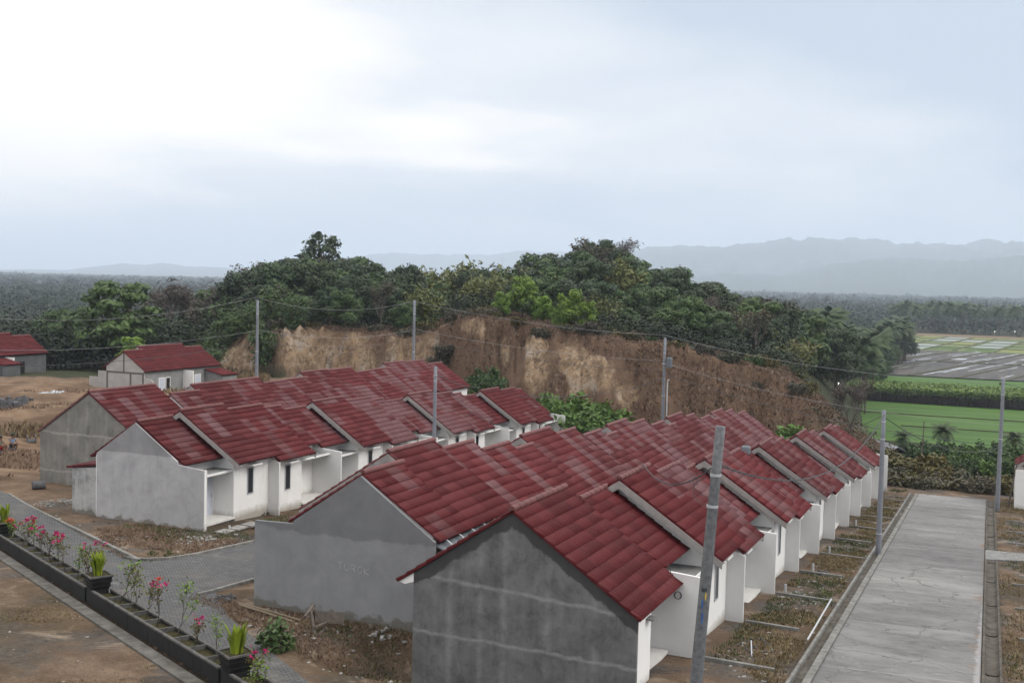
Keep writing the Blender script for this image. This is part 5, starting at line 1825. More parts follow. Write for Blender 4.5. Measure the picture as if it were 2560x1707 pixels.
def blades(P, h, w, rng, lean=0.35):
    """upright grass blades as thin diamonds, rooted at P"""
    n = len(P)
    a = rng.uniform(0, 2 * np.pi, n)
    t = np.stack([np.cos(a), np.sin(a), np.zeros(n)], -1)
    up = np.stack([rng.normal(size=n) * lean, rng.normal(size=n) * lean, np.ones(n)], -1)
    hh = (h * rng.uniform(.5, 1.3, n))[:, None]
    ww = (w * rng.uniform(.6, 1.4, n))[:, None]
    V = np.stack([P - t * ww * .3, P + up * hh * .45 - t * ww * .5, P + up * hh, P + up * hh * .45 + t * ww * .5], 1).reshape(-1, 3)
    return V, np.arange(4 * n).reshape(n, 4)


def scatter_polar(n, az0, az1, D0, D1, rng):
    az = rng.uniform(az0, az1, n)
    D = np.sqrt(rng.uniform(D0 ** 2, D1 ** 2, n))
    return np.cos(np.radians(az)) * D, np.sin(np.radians(az)) * D, az, D


rg_ = np.random.default_rng(21)
u, v, az, D = scatter_polar(260000, 5, 39.5, 98, 165, rg_)
z, cl, sp, _ = ground_h(u, v)
bm_ = bare_mask(u, v, z, az)
k = (sp > 0.3) & (rg_.random(len(u)) < np.where(cl > 0.3, 0.95 * (1 - bm_) ** 1.5 + .04, 0.85)) & (fbm(u * .25, v * .25, 8, 3) > -.25)
P = np.stack([u, v, z - .05], -1)[k]
stuff('dry_grass', *blades(P, 0.34, 0.11, rg_, .6), M['dry_grass'], 'reddish brown dry grass covering the cut hill')
# waste land at the far left
u, v, az, D = scatter_polar(60000, 35.5, 52, 66, 165, rg_)
z, cl, sp, _ = ground_h(u, v)
k = (v > 56) & (cl < .1) & (fbm(u * .07, v * .07, 51, 4) > 0.02) & ~((u > 89) & (u < 105) & (v > 78)) & ~((u < 66) & (v < 68))
P = np.stack([u, v, z - .05], -1)[k]
half = rg_.random(len(P)) < .5
stuff('dry_grass', *blades(P[half], 0.6, 0.16, rg_, .4), M['dry_grass'], 'reddish dry grass on the waste land at the left')
stuff('straw', *blades(P[~half], 0.7, 0.14, rg_, .4), M['straw'], 'straw-coloured tall grass on the waste land at the left')


def near_grass(n, region, thr, seed, h, w, mat, name, label, sc=.35):
    rng = np.random.default_rng(seed)
    u0, u1, v0, v1, tst = region
    u = rng.uniform(u0, u1, n)
    v = rng.uniform(v0, v1, n)
    k = tst(u, v) & (fbm(u * sc, v * sc, seed, 4) > thr)
    u, v = u[k], v[k]
    # tufts: each point throws a few blades
    m = 5
    uu = np.repeat(u, m) + rng.normal(size=len(u) * m) * .07
    vv = np.repeat(v, m) + rng.normal(size=len(u) * m) * .07
    z = ground_h(uu, vv)[0]
    stuff(name, *blades(np.stack([uu, vv, z - .02], -1), h, w, rng, .6), M[mat], label)


yard1 = lambda u, v: (v > RL(u) + .9) & (v < 8.2)
yardR = lambda u, v: v < RR(u) - .75
pln = lambda u, v: (u - PL_O[0]) * PL_P[0] + (v - PL_O[1]) * PL_P[1]
yard2 = lambda u, v: (pln(u, v) > 3.3) & (v < 25.9) & (u < 32.3)
yard3 = lambda u, v: (pln(u, v) > 4.2) & (v > 31.4) & ((v < 34.6) | (u < 43.4))
front = lambda u, v: (pln(u, v) < -.8)
gut = lambda u, v: (np.abs(pln(u, v) + .15) < .16)
near_grass(15000, (26, 98, 5, 8.2, yard1), .08, 61, .12, .035, 'straw', 'yard_grass', 'dry yellow grass in the plots between the white row and the road')
near_grass(7000, (26, 98, 5, 8.2, yard1), .16, 62, .12, .035, 'weed', 'yard_weeds', 'short green weeds in the plots between the white row and the road', .5)
near_grass(9000, (30, 98, -9, 1, yardR), .12, 63, .12, .035, 'weed', 'yard_weeds', 'short green weeds in the plots right of the road', .4)
near_grass(14000, (30, 98, -9, 1, yardR), 0, 64, .14, .035, 'straw', 'yard_grass', 'dry grass in the plots right of the road')
u, v, az, D = scatter_polar(26000, 38, 52, 60, 120, rg_)
z = ground_h(u, v)[0]
k = (v > 53) & (u > 36) & (fbm(u * .2, v * .2, 71, 4) > .1) & ~((u > 88) & (v > 78))
stuff('dry_grass', *blades(np.stack([u, v, z - .02], -1)[k], .26, .09, rg_, .5), M['dry_grass'], 'short reddish tufts on the waste land at the left')
near_grass(9000, (24, 33, 14, 26, yard2), .0, 65, .11, .03, 'dry_grass', 'yard_grass', 'dry brown grass below the chalked grey gable')
near_grass(3500, (24, 33, 14, 26, yard2), .15, 66, .12, .03, 'weed', 'yard_weeds', 'green weeds below the chalked grey gable')
near_grass(16000, (33, 50, 31, 56, yard3), .06, 67, .12, .035, 'dry_grass', 'yard_grass', 'dry brown grass before the pale grey gable')
near_grass(8000, (33, 50, 31, 56, yard3), .14, 68, .13, .035, 'weed', 'yard_weeds', 'green weeds before the pale grey gable')
near_grass(32000, (16, 35, 14, 40, front), .02, 69, .06, .025, 'straw', 'verge_grass', 'thin dry grass on the bare ground before the planters', .25)
near_grass(3000, (20, 40, 12, 46, gut), -.3, 70, .10, .03, 'dry_grass', 'gutter_grass', 'dead brown grass in the gutter before the planters', 1.0)


# far woods: leaf clumps over the plain
def far_wood(name, n, az0, az1, D0, D1, per, size, rad, seed, label, keep, hs=1.0, mat='leaf_far'):
    rng = np.random.default_rng(seed)
    u, v, az, D = scatter_polar(n, az0, az1, D0, D1, rng)
    k = keep(u, v, az, D)
    u, v, D = u[k], v[k], D[k]
    n = len(u)
    zg = ground_h(u, v)[0]
    h = hs * rng.uniform(7, 13, n) * (1 + 0.45 * (rng.random(n) < .12))
    h *= 0.85 + 0.5 * fbm(u * .012, v * .012, seed, 3)
    r = rng.uniform(.7, 1.25, n) * rad
    i = np.repeat(np.arange(n), per)
    d = rng.normal(size=(len(i), 3))
    d /= np.linalg.norm(d, axis=1, keepdims=True)
    d[:, 2] = np.abs(d[:, 2]) * 1.25 - .35
    rr = rng.uniform(.5, 1.08, len(i))
    C = np.stack([u[i] + d[:, 0] * r[i] * rr, v[i] + d[:, 1] * r[i] * rr, zg[i] + h[i] * .62 + d[:, 2] * h[i] * .4 * rr], -1)
    low = rng.random(len(i)) < .2
    C[low, 2] = (zg[i] + h[i] * rng.uniform(.05, .5, len(i)))[low]
    V, F = leaf_quads(C, d * .8 + rng.normal(size=d.shape) * .3 + [0, 0, .7], size, 1.1, rng)
    stuff(name, V, F, M[mat], label)


not_field = lambda u, v, az, D: ~((D > 195) & (u < 738) & (v < 38 + 22 * np.clip((u - 220) / 500, 0, 1)))
far_wood('undergrowth', 1700, 9.2, 38.5, 118, 240, 60, .24, 1.8, 81, 'tangled undergrowth between the trees of the wooded hill',
         lambda u, v, az, D: (D > np.interp(az, SP_AZ, SP_FT) + np.interp(az, SP_AZ, SP_RUN) + 7) & (ground_h(u, v)[0] > -24), .25)
far_wood('forest', 1500, 5.5, 56, 200, 400, 230, .5, 4.6, 82, 'dense wood on the plain behind the hill', lambda u, v, az, D: not_field(u, v, az, D) & (ground_h(u, v)[0] < -23.5))
far_wood('forest', 2400, 5.5, 56, 400, 640, 110, .8, 5.0, 87, 'dense wood on the middle plain', not_field)
far_wood('forest', 600, 38.5, 54, 152, 250, 260, .36, 3.0, 83, 'wood falling away behind the detached houses', lambda u, v, az, D: D > 156, .62)
far_wood('forest', 5200, -14, 60, 640, 1500, 44, 1.9, 6.5, 84, 'hazy wood beyond the fields', lambda u, v, az, D: not_field(u, v, az, D))
far_wood('forest', 8500, -14, 60, 1500, 4200, 20, 4.5, 10, 85, 'far hazy woodland on the plain', lambda u, v, az, D: D > 0)
far_wood('scrub', 420, -4, 9, 99, 200, 60, .2, 1.2, 86, 'low scrub on the slope below the crest of the road', lambda u, v, az, D: (u > 98.5) & (v < 17) & (D < 196), .15, 'leaf_brown')

# sugar cane
rc = np.random.default_rng(91)
n = 60000
u = rc.uniform(276.5, 296, n)
v = rc.uniform(-40, 35, n)
P = np.stack([u, v, np.full(n, ZV + 1.9) + rc.uniform(-.4, .3, n)], -1)
nr_ = rc.normal(size=(n, 3)) * .55 + [0, 0, 1.0]
P[:, 2] += rc.uniform(.3, 1.5, n)
Vc, Fc = leaf_quads(P, nr_, .3, 2.6, rc)
cane = empty('sugar_cane', (286, 0, ZV), 'standing block of sugar cane with a dark stem edge between two rice fields', None, None, 0, 'stuff')
cane['kind'] = 'stuff'
link_mesh('leaves', mesh_np('leaves', Vc - [286, 0, ZV], Fc, M['cane_leaf']), cane)
n = 5200
u = np.where(rc.random(n) < .75, rc.uniform(275.5, 277.5, n), rc.uniform(277, 296, n))
v = rc.uniform(-40, 35, n)
Vc, Fc = blades(np.stack([u, v, np.full(n, ZV)], -1), 2.0, .3, rc, .1)
link_mesh('stems', mesh_np('stems', Vc - [286, 0, ZV], Fc, M['cane_stem']), cane)

# ================================================================== POLES AND CABLES
def pole(u, v, z0, z1, r0, r1, label, lean=(0, 0), mat='pole_pale', bands=(0.12, 0.45), cap=True, group='concrete utility poles'):
    root = empty('utility_pole', (u, v, z0), label, 'utility pole', group)
    H = z1 - z0
    mb = MB().tube([(lean[0] * t - 0.0, lean[1] * t, -0.8 + (H + 0.8) * t) for t in np.linspace(0, 1, 7)], list(np.linspace(r0, r1, 7)), 14)
    mb.build('shaft', M[mat], root, smooth=False).data.polygons.foreach_set('use_smooth', [len(p.vertices) == 4 for p in root.children[0].data.polygons])
    for b in bands:
        t = 1 - b
        rr = r0 + (r1 - r0) * t + 0.012
        zc = H * t
        o = MB().lathe([(rr, -.03), (rr, .03)], (lean[0] * t, lean[1] * t, zc), 14).build('band', M['alu'], root)
    return root


def insulator(root, x, y, z, n=1):
    for k in range(n):
        mb = MB().lathe([(.02, 0), (.02, .06), (.07, .07), (.05, .12), (.08, .13), (.05, .19), (.07, .2), (.03, .27)], (x + .18 * k, y, z), 10)
        mb.build('insulator', M['black_metal'], root)


P1 = pole(84.8, 61.9, -12.6, -2.35, .17, .11, 'pale concrete pole beside the left end of the cut slope, behind the rearmost row')
insulator(P1, 0, .12, 10.3)
P2 = pole(94.9, 51.4, -12.9, -2.1, .17, .11, 'pale concrete pole before the middle of the cut slope, rising behind the rearmost roofs')
insulator(P2, .1, -.14, 10.5, 1)
insulator(P2, -.1, .14, 10.2, 1)
P3 = pole(100.9, 28.65, -16.6, -4.9, .18, .12, 'concrete pole carrying a grey transformer and a white service pipe')
insulator(P3, 0, .05, 11.75)
tb = MB().lathe([(.05, 0), (.26, .02), (.27, .12), (.27, .85), (.22, .93), (.05, .96)], (-.1, -.5, 9.0), 14).build('transformer', M['transformer'], P3)
for k in range(3):
    MB().lathe([(.02, 0), (.05, .04), (.03, .1), (.05, .13), (.02, .3)], (-.1 + .12 * (k - 1), -.5, 9.94), 8).build('bushing', M['black_metal'], tb)
MB().box(-.15, .05, -.55, .2, 9.3, 9.38).build('bracket', M['alu'], P3)
MB().tube([(-.1, -.38, 1.2), (-.1, -.38, 7.6), (-.1, -.42, 7.9), (-.1, -.55, 7.9)], .06, 8).build('service_pipe', M['plastic_white'], P3)
sb = MB().box(-.32, -.17, -.1, .42, 2.6, 3.3).build('meter_box', M['plastic_white'], P3)
MB().box(-.325, -.321, -.1, .42, 2.6, 2.85).build('label_strip', M['plastic_blue'], sb)
P4 = pole(87.8, .15, -15.7, -6.05, .17, .11, 'pale concrete pole on the right of the road at its crest')
insulator(P4, -.1, .2, 9.1, 1)
insulator(P4, .1, .2, 9.1, 1)
P5 = pole(57.6, 29.75, -13.2, -5.0, .13, .09, 'thin pale pole standing in the street between the two middle rows', bands=(.06, .1))
P6 = pole(25.02, 6.3, -11.0, -3.14, .165, .107, 'nearest leaning pole, mottled dark grey with blue and yellow paint marks', (.13, -.5), 'pole', bands=(.14, .23))
t_ = lambda z: (z + 11.0) / 7.86
for nm, mt, z, a0, a1, hh in (('paint_mark', 'paint_yellow', -7.05, -2.6, -2.3, .14), ('paint_mark', 'paint_blue', -7.25, -3.1, -2.8, .2), ('paint_mark', 'paint_blue', -7.6, -2.9, -2.6, .26), ('paint_mark', 'paint_dark', -6.88, -3.3, -2.1, .09)):
    t = t_(z)
    r = .165 + (.107 - .165) * t + .003
    V, F = [], []
    for j in range(2):
        for k in range(9):
            a = a0 + (a1 - a0) * k / 8
            wav = .05 * math.sin(k * 2.3 + j * 1.7) if mt != 'paint_dark' else 0
            tt = t_(z + hh * j)
            V.append((.13 * tt + r * math.cos(a), -.5 * tt + r * math.sin(a), z + 11.0 + hh * j + wav))
    link_mesh(nm, mesh_np(nm, V, [(k, k + 1, k + 10, k + 9) for k in range(8)], M[mt]), P6)
wire_loop = MB().tube([(.1 + .0 * k, -.42 + .28 * math.sin(k * .7) + .22, 6.6 + .25 * math.cos(k * .7) - .02 * k) for k in range(14)], .008, 5).build('coiled_cable', M['cable'], P6)
P7 = pole(60.44, 5.58, -13.55, -6.1, .15, .1, 'concrete pole standing in the house plots beside the road, halfway to the crest', (0, .02), 'pole_pale', bands=(.08, .2, .85))


def cable(a, b, sag, r, label, mat='cable', twist=False, n=22, group=None):
    a, b = Vector(a), Vector(b)
    pts = [a.lerp(b, t) - Vector((0, 0, sag * 4 * t * (1 - t))) for t in np.linspace(0, 1, n)]
    mb = MB()
    if twist:
        d = (b - a).normalized()
        s1 = d.cross(Vector((0, 0, 1))).normalized()
        s2 = s1.cross(d)
        for ph in (0, math.pi):
            m = n * 7
            q = []
            for i in range(m):
                t = i / (m - 1)
                p = a.lerp(b, t) - Vector((0, 0, sag * 4 * t * (1 - t)))
                an = ph + t * (b - a).length * 5.0
                q.append(p + (s1 * math.cos(an) + s2 * math.sin(an)) * r * 1.1)
            mb.tube(q, r, 4, caps=False)
    else:
        mb.tube(pts, r, 5, caps=False)
    return tag(mb.build('overhead_cable', M[mat]), label, 'cable', group)


top1, top2, top3, top4 = (84.8, 62.02, -2.1), (94.9, 51.4, -2.2), (100.9, 28.7, -4.65), (87.8, .4, -6.5)
cable((66, 88, -3.0), top1, 1.9, .014, 'uppermost wire running off to the left from the pole at the left cliff end', 'bare_wire')
cable((66, 87, -6.6), (84.8, 61.9, -5.1), 1.1, .013, 'middle wire running off to the left from the pole at the left cliff end', 'bare_wire')
cable((66, 86, -8.2), (84.8, 61.9, -6.2), 1.0, .02, 'lowest dark cable running off to the left across the detached houses', 'cable')
cable(top1, top2, 1.0, .014, 'uppermost wire between the two poles before the cut slope', 'bare_wire')
cable((84.8, 61.9, -5.0), (94.9, 51.4, -4.9), .75, .013, 'middle wire between the two poles before the cut slope', 'bare_wire')
cable((84.8, 61.9, -6.0), (94.9, 51.4, -5.7), .8, .02, 'lowest dark cable between the two poles before the cut slope', 'cable')
cable(top2, top3, .55, .014, 'uppermost wire from the cut slope pole to the transformer pole', 'bare_wire')
cable((94.9, 51.4, -4.8), (100.9, 28.7, -7.0), .5, .013, 'middle wire from the cut slope pole to the transformer pole', 'bare_wire')
cable((94.9, 51.4, -5.6), (100.9, 28.7, -7.9), .6, .02, 'lowest dark cable from the cut slope pole to the transformer pole', 'cable')
cable(top3, (87.8, .35, -6.45), .75, .014, 'uppermost wire from the transformer pole to the pole at the road crest', 'bare_wire')
cable((100.9, 28.6, -7.2), (87.8, .3, -9.4), .8, .013, 'middle wire from the transformer pole to the pole at the road crest', 'bare_wire')
cable((100.9, 28.6, -8.2), (87.8, .3, -10.9), .8, .024, 'thick dark cable from the transformer pole to the pole at the road crest', 'cable')
cable((100.9, 28.6, -8.6), (85.6, 39.2, -9.3), 1.0, .024, 'slack cable from the transformer pole to the far end of the white row', 'cable')
cable((87.8, .2, -6.4), (80, -16, -7.6), .4, .02, 'wire running off to the right from the pole at the road crest', 'cable')
cable((87.8, .2, -11.0), (60.44, 5.5, -6.5), .9, .022, 'slack cable between the pole at the crest and the pole halfway along the road', 'cable')
cable((25.12, 5.95, -3.95), (60.44, 5.55, -6.3), 1.55, .016, 'thick twisted cable sagging between the nearest pole and the next one', 'cable', True)
cable((25.12, 5.97, -4.1), (39.8, 12.0, -6.55), .55, .013, 'twisted cable from the nearest pole to the first high roof of the roadside row', 'cable', True)
cable((60.44, 5.6, -6.35), (92, 13, -11.0), .4, .018, 'cable from the pole halfway along the road to the end of the roadside row', 'cable')
cable((57.6, 29.75, -5.4), (82.0, 38.3, -8.55), .25, .016, 'twisted cable from the thin street pole to the last high roof across the street', 'cable', True)
cable((57.6, 29.75, -5.5), (46.5, 19.9, -6.65), .6, .014, 'thin cable from the street pole to the roof behind the chalked gable', 'cable')

# ================================================================== PLOTS, PLANTERS, LITTER
fence_g = 'low plot dividers between the white row and the road'
for i, u in enumerate([34.5 + 6 * k for k in range(10)]):
    z = gz(u, 7.0)
    ln = 2.15 if i % 2 == 0 else 1.9
    mb = MB().hexa([(-.07, -ln, -.3 + .0), (.07, -ln, -.3), (.09, 0, -.3), (-.05, 0, -.3), (-.07, -ln, .10), (.07, -ln, .10), (.09, 0, .13), (-.05, 0, .13)])
    o = mb.build('plot_divider', M['kerb'])
    o.location = (u, 8.2, gz(u, 7.5))
    tag(o, '%s low concrete divider from the near end, between the roadside plots' % ORD[i], 'divider', fence_g)
for i, u in enumerate((44, 50, 56, 70.5, 76, 82)):
    mb = MB().box(-.06, .06, -8, 0, -.3, .1)
    o = mb.build('plot_divider', M['kerb'])
    o.location = (u, RR(u) - 1.2, gz(u, -2))
    tag(o, '%s low concrete divider from the near end, in the plots right of the road' % ORD[i], 'divider', 'low plot dividers right of the road')

# planters: troughs between square pots, along the lane
ang = math.atan2(PL_D[1], PL_D[0])


def trough(s0, s1, label):
    c = pl(s0, 0)
    z0 = gz(*c)
    c1 = pl(s1, 0)
    dz = (gz(*c1) - z0)
    L = s1 - s0
    root = empty('planter_trough', (c[0], c[1], z0), label, 'planter', 'black planter troughs along the lane', ang)
    sl = dz / L
    H, W = 0.52, 0.62

    def wall(x0, x1, y0, y1, h, zb=-.3):
        return [(x, y, zb + sl * x) for x, y in ((x0, y0), (x1, y0), (x1, y1), (x0, y1))] + [(x, y, h + sl * x) for x, y in ((x0, y0), (x1, y0), (x1, y1), (x0, y1))]
    f = MB()
    nn = max(3, round(L / 1.75))
    for i in range(nn):
        a, b = L * i / nn, L * (i + 1) / nn
        f.hexa(wall(a + .012, b - .012, 0.0, .07, H - .03))
    f.build('front_wall', M['planter'], root)
    MB().hexa(wall(0, L, -W, -W + .07, H - .05)).build('back_wall', M['planter'], root)
    r = MB()
    r.hexa(wall(0, L, -.015, .085, H + .02, H - .03)).hexa(wall(0, L, -W - .01, -W + .08, H + .0, H - .05))
    n = max(2, round(L / 1.15))
    for i in range(1, n):
        x = L * i / n
        r.hexa(wall(x - .03, x + .03, -W + .08, -.015, H - .01, H - .2))
    r.build('rim', M['planter_rim'], root)
    MB().hexa(wall(0.01, L - .01, -W + .07, -.0, H - .14, 0)).build('soil', M['planter_soil'], root)
    return root


def pot(s, label):
    c = pl(s, 0.26)
    root = empty('plant_pot', (c[0], c[1], gz(*c)), label, 'planter', 'square black plant pots along the lane', ang)
    MB().box(-.3, .3, -.26, .30, -.3, .52).build('plinth', M['planter'], root)

    def frus(mb, a, b, z0, z1):
        mb.hexa([(-a, -a, z0), (a, -a, z0), (a, a, z0), (-a, a, z0), (-b, -b, z1), (b, -b, z1), (b, b, z1), (-b, b, z1)])
    m = MB()
    z = .521
    for a, b, h in ((.27, .30, .10), (.325, .335, .05), (.30, .335, .11), (.36, .37, .05), (.335, .37, .13)):
        frus(m, a, b, z, z + h)
        z += h + .001
    m.build('bowl', M['planter'], root)
    rm = MB()
    b = .40
    for x0, x1, y0, y1 in ((-b, b, -b, -b + .06), (-b, b, b - .06, b), (-b, -b + .06, -b + .06, b - .06), (b - .06, b, -b + .06, b - .06)):
        rm.box(x0, x1, y0, y1, z, z + .05)
    rm.build('rim', M['planter_rim'], root)
    MB().box(-.34, .34, -.34, .34, z - .02, z + .015).build('soil', M['planter_soil'], root)
    return root, z


SP = [-10.6, 0.45, 12.6]
potlab = ['square black pot of yellow-green lilies at the bottom edge of the picture', 'square black pot of yellow-green lilies in the middle of the planter line', 'square black pot of yellow-green lilies at the left edge']
lilab = ['yellow-green lily clump in the pot nearest the grey gables', 'yellow-green lily clump in the middle pot of the planter line', 'yellow-green lily clump in the pot at the left edge']
for k, s in enumerate(SP):
    root, zt = pot(s, potlab[k])
    rl = np.random.default_rng(300 + k)
    V, F = [], []
    for i in range(46):
        a = rl.uniform(0, 6.28)
        r0 = rl.uniform(0, .17)
        h = rl.uniform(.42, .85)
        out = rl.uniform(.05, .3)
        w = rl.uniform(.03, .05)
        d = np.array([math.cos(a), math.sin(a), 0])
        sd = np.array([-d[1], d[0], 0])
        b0 = len(V)
        for t in (0, .3, .6, .85, 1.0):
            p = d * (r0 + out * t ** 1.8) + np.array([0, 0, h * t - .12 * out * t ** 3])
            ww = w * (0.6 + 1.2 * t) * (1 - t ** 4) + .003
            V += [p - sd * ww, p + sd * ww]
        for j in range(4):
            F.append((b0 + 2 * j, b0 + 2 * j + 1, b0 + 2 * j + 3, b0 + 2 * j + 2))
    o = link_mesh('lily_plant', mesh_np('lily_plant', np.array(V), F, M['lily_leaf']))
    o.location = root.location + Vector((0, 0, zt + .01))
    tag(o, lilab[k], 'plant', 'yellow-green lilies in the pots')
trough(-17, -10.95, 'black planter trough running out of the bottom of the picture')
trough(-10.25, 0.1, 'black planter trough between the middle pot and the pot nearest the grey gables')
trough(0.8, 12.25, 'black planter trough between the middle pot and the pot at the left edge')
trough(12.95, 20, 'black planter trough running out of the left of the picture')


def shrub_mesh(seed, H, fl):
    rnd = random.Random(seed)
    rng = np.random.default_rng(seed)
    mb, ends = MB(), []
    for k in range(rnd.choice((1, 2, 2))):
        limb(mb, (rnd.uniform(-.05, .05), rnd.uniform(-.05, .05), -.05), (rnd.uniform(-.3, .3), rnd.uniform(-.3, .3), 1), H * .48, .02, rnd, 3, ends, .6, .35, 5)
    C = np.array([e for e in ends for _ in range(3)])
    C = C + rng.normal(size=C.shape) * .07
    V, F = leaf_quads(C, rng.normal(size=C.shape) + [0, 0, .6], .055, 1.7, rng)
    lv = mesh_np('leaves', V, F, M[('leaf_bright', 'leaf_yellow', 'leaf_bright', 'leaf_olive')[seed % 4]])
    fm = None
    if fl:
        hi = sorted(ends, key=lambda e: -e.z)[:max(2, int(len(ends) * fl[1]))]
        C = np.array([e for e in hi for _ in range(10)])
        C = C + rng.normal(size=C.shape) * .045 + [0, 0, .04]
        V, F = leaf_quads(C, rng.normal(size=C.shape), .07, 1.1, rng)
        fm = mesh_np('flowers', V, F, M[fl[0]])
    return mb.mesh('stem', M['stem']), lv, fm


SHR = [shrub_mesh(1, 1.2, ('flower_pink', .16)), shrub_mesh(2, 1.25, ('flower_pink', .3)), shrub_mesh(3, 1.1, ('flower_red', .08)), shrub_mesh(5, 1.3, None), shrub_mesh(6, 1.0, ('flower_red', .12)), shrub_mesh(8, 1.2, None), shrub_mesh(9, 1.15, ('flower_pink', .08))]
SL = ['magenta bougainvillea', 'thickly flowering magenta bougainvillea', 'leggy bougainvillea with a few coral flowers', 'flowerless leggy shrub', 'coral-flowered bougainvillea', 'sparse flowerless shrub', 'thin bougainvillea with a few pink flowers']
# along the line, from the left edge to the bottom
plan = [(11.2, 4, .9), (10.0, 2, .95), (8.9, 6, 1.0), (8.0, 1, 1.05), (6.9, 0, 1.1), (6.0, 6, 1.15), (5.2, 1, 1.0), (4.2, 0, 1.05), (2.8, 5, 1.1), (2.0, 6, 1.1), (1.3, 3, .9), (-1.4, 5, 1.2), (-2.9, 3, 1.1), (-3.8, 2, 1.1), (-4.9, 0, 1.05), (-6.3, 5, 1.15), (-7.8, 6, .9), (-9.2, 5, .95), (-11.8, 6, .9), (-12.8, 5, .9)]
_n = ['%s from the left pot', '%s from the middle pot, on its right', '%s beyond the nearest pot']
where = lambda s: (_n[0] % ORD[[q[0] for q in plan if q[0] > .5].index(s)] if s > .5 and [q[0] for q in plan if q[0] > .5].index(s) < 10 else 'third left of the middle pot' if s == 2.8 else 'second left of the middle pot' if s == 2.0 else 'just left of the middle pot' if s > .5 else _n[1] % ORD[[q[0] for q in plan if -10.5 < q[0] < .5].index(s)] if s > -10.5 else _n[2] % ORD[[q[0] for q in plan if q[0] < -10.5].index(s)])
for s, k, sc in plan:
    c = pl(s, .3)
    root = empty('flowering_shrub' if SHR[k][2] else 'shrub', (c[0], c[1], gz(*c) + .35), SL[k] + ', ' + where(s), 'shrub', 'shrubs in the planters', rp_.uniform(0, 6.28))
    root.scale = (sc * .95, sc * .95, sc * rp_.uniform(.72, .95))
    link_mesh('stem', SHR[k][0], root)
    link_mesh('leaves', SHR[k][1], root)
    if SHR[k][2]:
        link_mesh('flowers', SHR[k][2], root)

# sapling before the chalked gable
tr, cr = feather_bush(401, 1.45, .55, 'leaf_mid', 9, 360, .11)
sp_ = empty('sapling', (27.9, 19.6, gz(27.9, 19.6)), 'leafy green sapling on the bare ground before the chalked grey gable', 'sapling')
link_mesh('stem', tr, sp_)
link_mesh('foliage', cr, sp_)


def chips(n, ru, rv, size, seed, flat=.4):
    """broken pieces, resting within an ellipse"""
    rnd = random.Random(seed)
    mb = MB()
    for i in range(n):
        a, q = rnd.uniform(0, 6.28), math.sqrt(rnd.random())
        x, y = math.cos(a) * q * ru, math.sin(a) * q * rv
        s = size * rnd.uniform(.35, 1.4)
        h = s * flat * rnd.uniform(.5, 1.4)
        rot = Matrix.Rotation(rnd.uniform(0, 6.28), 3, 'Z') @ Matrix.Rotation(rnd.uniform(-.5, .5), 3, 'X')
        zz = h * .4 + .12 * (1 - q) * rnd.random()
        lx, ly = s * rnd.uniform(.5, 1.0), s * rnd.uniform(.3, .8)
        V = [rot @ Vector((sx * lx * rnd.uniform(.6, 1), sy * ly * rnd.uniform(.6, 1), sz * h)) + Vector((x, y, zz)) for sz in (-.5, .5) for sx, sy in ((-.5, -.5), (.5, -.5), (.5, .5), (-.5, .5))]
        mb.hexa(V)
    return mb


def heap(u, v, n, ru, rv, size, seed, label, mat='rubble_mat', name='rubble_heap', cat='rubble', flat=.4):
    o = chips(n, ru, rv, size, seed, flat).build(name, M[mat])
    o.location = (u, v, gz(u, v) - .01)
    return tag(o, label, cat)


heap(41.0, 33.3, 110, 1.3, .8, .14, 1, 'scattered pale rubble on the bare ground before the white porch')
heap(45.3, 45.8, 120, 1.2, .9, .16, 2, 'heap of white broken board beside the stained lean-to', flat=.2)
heap(36.6, 33.9, 60, .9, .5, .12, 3, 'grey rubble near the bend of the kerb', 'stone')
heap(32.2, 25.0, 50, .8, .4, .13, 4, 'grey stones at the street corner beside the chalked gable', 'stone')
heap(32.0, 18.1, 26, 1.2, .4, .16, 5, 'broken blocks at the foot of the chalked grey gable')
heap(29.6, 16.9, 40, .8, .7, .1, 6, 'white debris between the chalked gable and the nearest house')
heap(52.6, 7.3, 30, .7, .4, .16, 7, 'grey ash and rubble in the plot behind the third divider', 'stone')
heap(46.8, 7.4, 40, .8, .4, .12, 8, 'pale rubble in the plot behind the second divider')
heap(36.5, 7.2, 90, 1.6, .7, .1, 9, 'grey gravel heap before the nearest porch', 'stone')
heap(74.0, 80.3, 60, 2.6, 1.3, .75, 10, 'heap of grey building stone on the waste land at the left', 'stone', 'stone_heap', 'stones', .7)
heap(83.0, 84.2, 40, 1.8, .6, .35, 11, 'white rubbish scattered on the waste land before the block gable house', 'plastic_white', 'litter', 'rubbish', .3)
heap(49.4, 35.6, 30, .5, .3, .2, 12, 'dark rubble against the screen wall of the white house across the street', 'footing')
